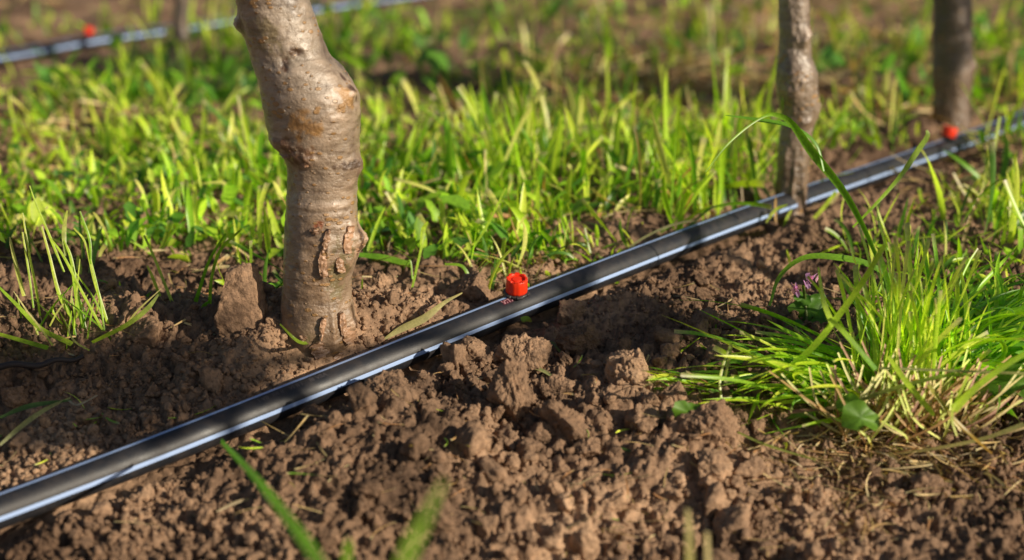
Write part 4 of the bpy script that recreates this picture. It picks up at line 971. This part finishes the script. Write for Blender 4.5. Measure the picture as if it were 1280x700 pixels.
# blurred foreground blades
wpl([hero([hp(276, 551, .78, 6), hp(320, 598, .68, 12), hp(365, 655, .58, 17), hp(400, 705, .52, 20), (*(at(440, 790, .47)), 0.005)], DEEP[0]*1.2, DEEP[1]*1.3, 0.2, 24)], 'foreground_blade', 'long blurred green blade slanting across the lower left corner', 'grass blade', 'blurred grass blades in the near foreground')
wpl([hero([hp(556, 600, .46, 6), hp(534, 645, .43, 16), hp(506, 705, .40, 22), hp(485, 790, .38, 20)], (0.2, 0.3, 0.06), G1, 0.2, 18), hero([hp(437, 675, .55, 8), hp(434, 705, .52, 14), hp(432, 770, .5, 14)], G1, G1, 0.2, 12)], 'foreground_blade', 'very blurred short green blade at the bottom edge left of centre', 'grass blade', 'blurred grass blades in the near foreground')
wpl([hero([hp(860, 636, .62, 6), hp(862, 670, .6, 10), hp(863, 720, .58, 12), hp(864, 770, .56, 12)], Y2, (0.4, 0.4, 0.08), 0.3, 14), hero([hp(884, 665, .62, 6), hp(886, 720, .6, 9), hp(886, 770, .58, 9)], Y2, Y2, 0.3, 12)], 'foreground_blade', 'pale dry stalk standing at the bottom edge right of centre', 'grass blade', 'blurred grass blades in the near foreground')
# clippings lying on the soil
for pts, c, lab in (
    ([(648, 463, 3), (664, 459, 5), (684, 466, 5), (700, 480, 3)], (0.38, 0.4, 0.16), 'curved pale green clipping on the dark peaked clod'),
    ([(676, 432, 3), (690, 428, 4), (697, 436, 4), (712, 452, 2)], (0.3, 0.36, 0.12), 'small bent clipping between the pipe and the ridged clod'),
    ([(378, 578, 3), (405, 574, 5), (444, 571, 2)], (0.5, 0.36, 0.2), 'pale dry straw lying below the pipe at left'),
    ([(270, 640, 3), (298, 627, 5), (328, 621, 2)], (0.42, 0.34, 0.22), 'dry straw beside the long blurred green blade'),
    ([(922, 540, 3), (955, 555, 4), (1020, 575, 2)], (0.34, 0.4, 0.1), 'thin green stem lying in front of the grass tuft'),
    ([(752, 500, 2), (768, 492, 3), (790, 480, 2)], (0.42, 0.2, 0.09), 'reddish root on the big pitted clod'),
    ([(770, 558, 3), (795, 566, 4), (822, 572, 2)], (0.1, 0.2, 0.05), 'dark green clipping on the clod right of the square clod'),
    ([(652, 400, 8), (658, 399, 10), (664, 402, 3)], (0.2, 0.34, 0.03), 'small green leaf scrap under the pipe below the emitter'),
    ([(0, 556, 4), (30, 530, 8), (60, 510, 6), (88, 497, 2)], (0.34, 0.36, 0.2), 'faded grass clipping on the shaded soil at the left edge'),
    ([(0, 522, 4), (35, 508, 8), (90, 500, 2)], (0.12, 0.22, 0.06), 'dark green clipping on the shaded soil at the left edge'),
    ([(85, 500, 3), (96, 506, 3), (122, 494, 2)], (0.4, 0.34, 0.24), 'thin dry fibre on the shaded soil at left')):
    wpl([hero([gp(x, y, w, 0.011) for x, y, w in pts], c, np.array(c)*1.1, 0.4, 16)], 'grass_clipping', lab, 'grass clipping', 'clippings lying on the soil', M_straw if c[0] > 0.37 else M_grass)
# dark twig at left
L = spline(np.array([g(x, y, 0.008) for x, y in ((-60, 462), (0, 458), (50, 455), (80, 450), (105, 446))]), 40)
L[:, 2] += 0.001*np.sin(np.arange(40)*0.5)
V, Fc = tube(L, np.linspace(0.0024, 0.0014, 40), 12)
m, nt, b, out = newmat('twig_bark'); n_ = N(nt, 'ShaderNodeTexNoise', Scale=300.0, Detail=4.0); r_ = ramp(nt, n_.outputs[0], [(0.3, (0.02, 0.016, 0.016)), (0.7, (0.06, 0.045, 0.042))]); nt.links.new(r_.outputs[0], b.inputs['Base Color']); b.inputs['Roughness'].default_value = 0.6
tag(mk('twig', V, Fc, m), 'thin dark twig lying on the soil at the left edge', 'twig')

# ------------------------------------------------------------------ broad leaved weed with purple flowers
def round_leaf(c, r, nrm, seed, col, ruff=0.12):
    c = np.array(c, float); n = 22; nr = 6; a = np.linspace(0, 2*np.pi, n, endpoint=False)
    nrm = np.array(nrm, float); nrm /= np.linalg.norm(nrm); t = np.cross(nrm, [0.1, 0.2, 1.0]); t /= np.linalg.norm(t); b = np.cross(nrm, t)
    V = [c]; C = [np.array(col)]
    for k in range(1, nr+1):
        q = k/nr; an_ = (a - 1.6 - 0.5*math.sin(seed) + np.pi) % (2*np.pi) - np.pi
        sc = (1 + (0.05*np.sin(a*11+seed) + 0.04*np.sin(a*17+2*seed) + 0.12*np.sin(a*2+seed) + 0.08*np.sin(a*3+seed*2))*q**3)*(1-0.5*q*np.exp(-(an_/0.28)**2))
        rr = r*q*sc
        hgt = r*(ruff*np.sin(a*5+seed)*q**1.5 + 0.3*q*q*np.cos(a*2+seed*1.7) + 0.10*q*np.sin(a*3+seed) - 0.045*np.abs(np.sin(a*3.5+seed))*q)
        V += list(c + rr[:, None]*(np.cos(a)[:, None]*t + 0.85*np.sin(a)[:, None]*b) + hgt[:, None]*nrm)
        vein = 1+0.22*np.clip(np.cos(a*7+seed)*3-2, 0, 1)
        C += list(np.array(col)[None]*vein[:, None])
    tri = np.array([[0, 1+(j+1) % n, 1+j] for j in range(n)])
    return np.array(V), [tri, grid_faces(nr, n, True)+1], np.array(C)
lg = (0.10, 0.24, 0.02)
dW = dg(1010, 410); eW_loc = g(1012, 425)
eW = empty('flowering_weed', eW_loc, 'low weed with crinkled leaves and two tiny purple flowers left of the tuft', 'flowering weed')
q = lambda x, y, k=1.0: at(x, y, dW*k)
lv = [round_leaf(q(1012, 388), 0.0115, (-.2, -.9, .5), 1, lg), round_leaf(q(978, 420), 0.0095, (.4, -.9, .5), 2, (0.15, 0.3, 0.025)), round_leaf(q(996, 412, .99), 0.008, (-.3, -.8, .6), 3, lg), round_leaf(q(1003, 372), 0.006, (.1, -.7, .7), 4, lg),
      round_leaf(q(1020, 378, 1.01), 0.008, (.4, -.7, .6), 7, lg), round_leaf(q(978, 440), 0.0085, (.1, -.9, .4), 5, lg), round_leaf(q(1030, 400, .99), 0.009, (-.3, -.8, .5), 6, lg)]
V, Fc, C = merge(lv); mk('leaf', V-eW_loc, Fc, M_leaf, eW, cols=C)
V, Fc = tube(spline(np.array([eW_loc, q(1008, 395), q(1006, 372), q(1004, 358, .98)]), 20), 0.0010, 8); mk('stem', V-eW_loc, Fc, M_leaf, eW, cols=np.broadcast_to(np.array([0.16, 0.22, 0.05]), (len(V), 3)))
for (x, y, sd) in ((996, 366, 1), (1012, 352, 2)):
    rr = np.random.default_rng(sd); fp = []
    for k in range(10):
        a = rr.uniform(0, 6.28); n = 6
        c = q(x, y, 0.97) + rr.normal(size=3)*0.0018
        Vv, Ff, Cc = leafs(np.array([c[0]]), np.array([c[1]]), np.array([c[2]]), np.array([0.0050]), np.array([0.0036]), np.array([a]), np.array([0.4]), np.array([(0.8, 0.42, 0.95)]), rr)
        fp.append((Vv, Ff, Cc))
    V, Fc, C = merge(fp); mk('flower', V-eW_loc, Fc, M_leaf, eW, cols=C)
for (x, y, r_, nrm, sd, lab) in ((861, 515, 0.0082, (-.1, -.9, .5), 8, 'single round green leaf beside the large rounded clod'), (1076, 522, 0.0105, (.1, -.9, .5), 9, 'bright scalloped round leaf at the foot of the grass tuft'), (1062, 508, 0.008, (-.4, -.8, .5), 10, 'smaller round leaf half behind the bright scalloped leaf'), (1268, 480, 0.013, (-.3, -.8, .5), 13, 'broad dark leaf at the right edge inside the tuft')):
    dd = dg(x, y+14)*0.955; V, Fc, C = round_leaf(at(x, y, dd), r_, nrm, sd, (0.14, 0.30, 0.025))
    e = empty('weed_seedling', g(x, y+14), lab, 'weed')
    org = np.array(e.location); mk('leaf', V-org, Fc, M_leaf, e, cols=C)
    V, Fc = tube(spline(np.array([g(x+3, y+16), at(x+2, y+8, dd), at(x, y, dd*1.003)]), 12), 0.0007, 6); mk('stem', V-org, Fc, M_leaf, e, cols=np.broadcast_to(np.array([0.2, 0.25, 0.06]), (len(V), 3)))

# ------------------------------------------------------------------ leafy trees added unseen right of the frame, crowns shaped to shade it
SUN_AZ, SUN_EL = R(60), R(23)
SD = np.array([math.sin(SUN_AZ), -math.cos(SUN_AZ), math.tan(SUN_EL)])
def shade_tree(foot, H, clusters, label, seed):
    r = np.random.default_rng(seed)
    org = np.array([foot[0], foot[1], float(base_z(*foot))])
    e = empty('young_tree', org, label, 'tree', 'unseen leafy trees added to shade the frame')
    L = org + np.array([[0, 0, -.03], [0.004, 0, H*.3], [-.006, 0.004, H*.65], [0, 0, H]]); L = spline(L, 40)
    V, Fc = tube(L, np.linspace(0.024, 0.008, 40), 24); mk('trunk', V-org, Fc, M_bark, e, cols=np.broadcast_to(np.array([0.3, 0.22, 0.16]), (len(V), 3)))
    allv = []
    for (c, ax, n) in clusters:
        c = np.array(c); hz = max(0.2, min(0.9, (c[2]-org[2]-0.1)/H)); p0 = org + np.array([0, 0, H*hz])
        B = spline(np.array([p0, (p0+c)/2 + [0, 0, .03], c]), 20)
        V, Fc = tube(B, np.linspace(0.007, 0.003, 20), 10); mk('branch', V-org, Fc, M_bark, e, cols=np.broadcast_to(np.array([0.3, 0.22, 0.16]), (len(V), 3)))
        q = r.normal(size=(n, 3)); q /= np.linalg.norm(q, axis=1)[:, None]; q *= r.random((n, 1))**0.45
        # axes: along the view-parallel plane: ax = (across, along the sun's path, height)
        P = c + q[:, :1]*ax[0]*np.array([0, 1, 0]) + q[:, 1:2]*ax[1]*np.array([SD[0], SD[1], 0]) + q[:, 2:]*ax[2]*np.array([0, 0, 1])
        LL = r.uniform(0.014, 0.034, n)
        allv.append(leafs(P[:, 0], P[:, 1], P[:, 2], LL, LL*0.5, r.uniform(0, 6.28, n), r.uniform(0.2, 2.4, n), DEEP, r))
    V, Fc, C = merge(allv); mk('crown', V-org, Fc, M_leaf, e, cols=C)
def over(px, py, D, up=0.0): return g(px, py) + np.array([0, 0, up]) + SD*D
shade_tree((1.25, 0.42), 0.75, [(over(60, 500, 1.3), (0.05, 0.05, 0.03), 420), (over(220, 480, 1.3), (0.03, 0.05, 0.018), 240), (over(745, 395, .95), (0.032, 0.022, 0.012), 190), (over(700, 440, 1.1), (0.02, 0.02, 0.010), 90)], 'unseen leafy tree added just right of the frame to shade the near soil', 3)
shade_tree((1.45, 1.30), 0.9, [(T3b + [0, 0, 0.34] + SD*.85, (0.06, 0.1, 0.20), 700), (over(850, 130, 1.2), (0.12, 0.1, 0.05), 350)], 'unseen leafy tree added right of the frame to shade the blurred dark trunk', 4)
shade_tree((2.2, 1.5), 1.2, [(over(560, 110, 2.1), (0.30, 0.2, 0.10), 350), (over(200, 90, 2.4), (0.25, 0.2, 0.10), 350), (over(640, 20, 2.0), (0.3, 0.2, 0.08), 150)], 'unseen taller leafy tree added far right of the frame to shade the far grass', 5)

# ------------------------------------------------------------------ light, sky, camera
SUN_AZ, SUN_EL = R(60), R(23)       # azimuth measured from straight behind the camera toward its right
sd = Vector((math.sin(SUN_AZ)*math.cos(SUN_EL), -math.cos(SUN_AZ)*math.cos(SUN_EL), math.sin(SUN_EL)))
sl = bpy.data.lights.new('sun', 'SUN'); sl.energy = 5.0; sl.angle = R(0.5); sl.color = (1.0, 0.87, 0.68)
so = bpy.data.objects.new('sun', sl); link(so); so.rotation_euler = sd.to_track_quat('Z', 'Y').to_euler()
w = bpy.data.worlds.new('World'); scene.world = w; w.use_nodes = True
nt = w.node_tree; bg = nt.nodes['Background']; sky = nt.nodes.new('ShaderNodeTexSky'); sky.sky_type = 'NISHITA'; sky.sun_disc = False
sky.sun_elevation = SUN_EL; sky.sun_rotation = math.atan2(sd.x, sd.y)
nt.links.new(sky.outputs[0], bg.inputs[0]); bg.inputs[1].default_value = 0.055
cd = bpy.data.cameras.new('camera'); cam = bpy.data.objects.new('camera', cd); link(cam); scene.camera = cam
cd.sensor_width = 36; cd.lens = 36*F/1280; cd.clip_start = 0.02; cd.clip_end = 1000
cam.location = (0, 0, CH); cam.rotation_euler = (math.pi/2-PITCH, 0, 0)
cd.dof.use_dof = True; cd.dof.focus_distance = 0.94; cd.dof.aperture_fstop = 53.4/11.8; cd.dof.aperture_blades = 9
scene.view_settings.view_transform = 'Standard'; scene.view_settings.look = 'None'; scene.view_settings.exposure = 0; scene.view_settings.gamma = 1
scene.render.engine = 'CYCLES'
scene.cycles.max_bounces = 6; scene.cycles.transparent_max_bounces = 4; scene.cycles.use_denoising = True
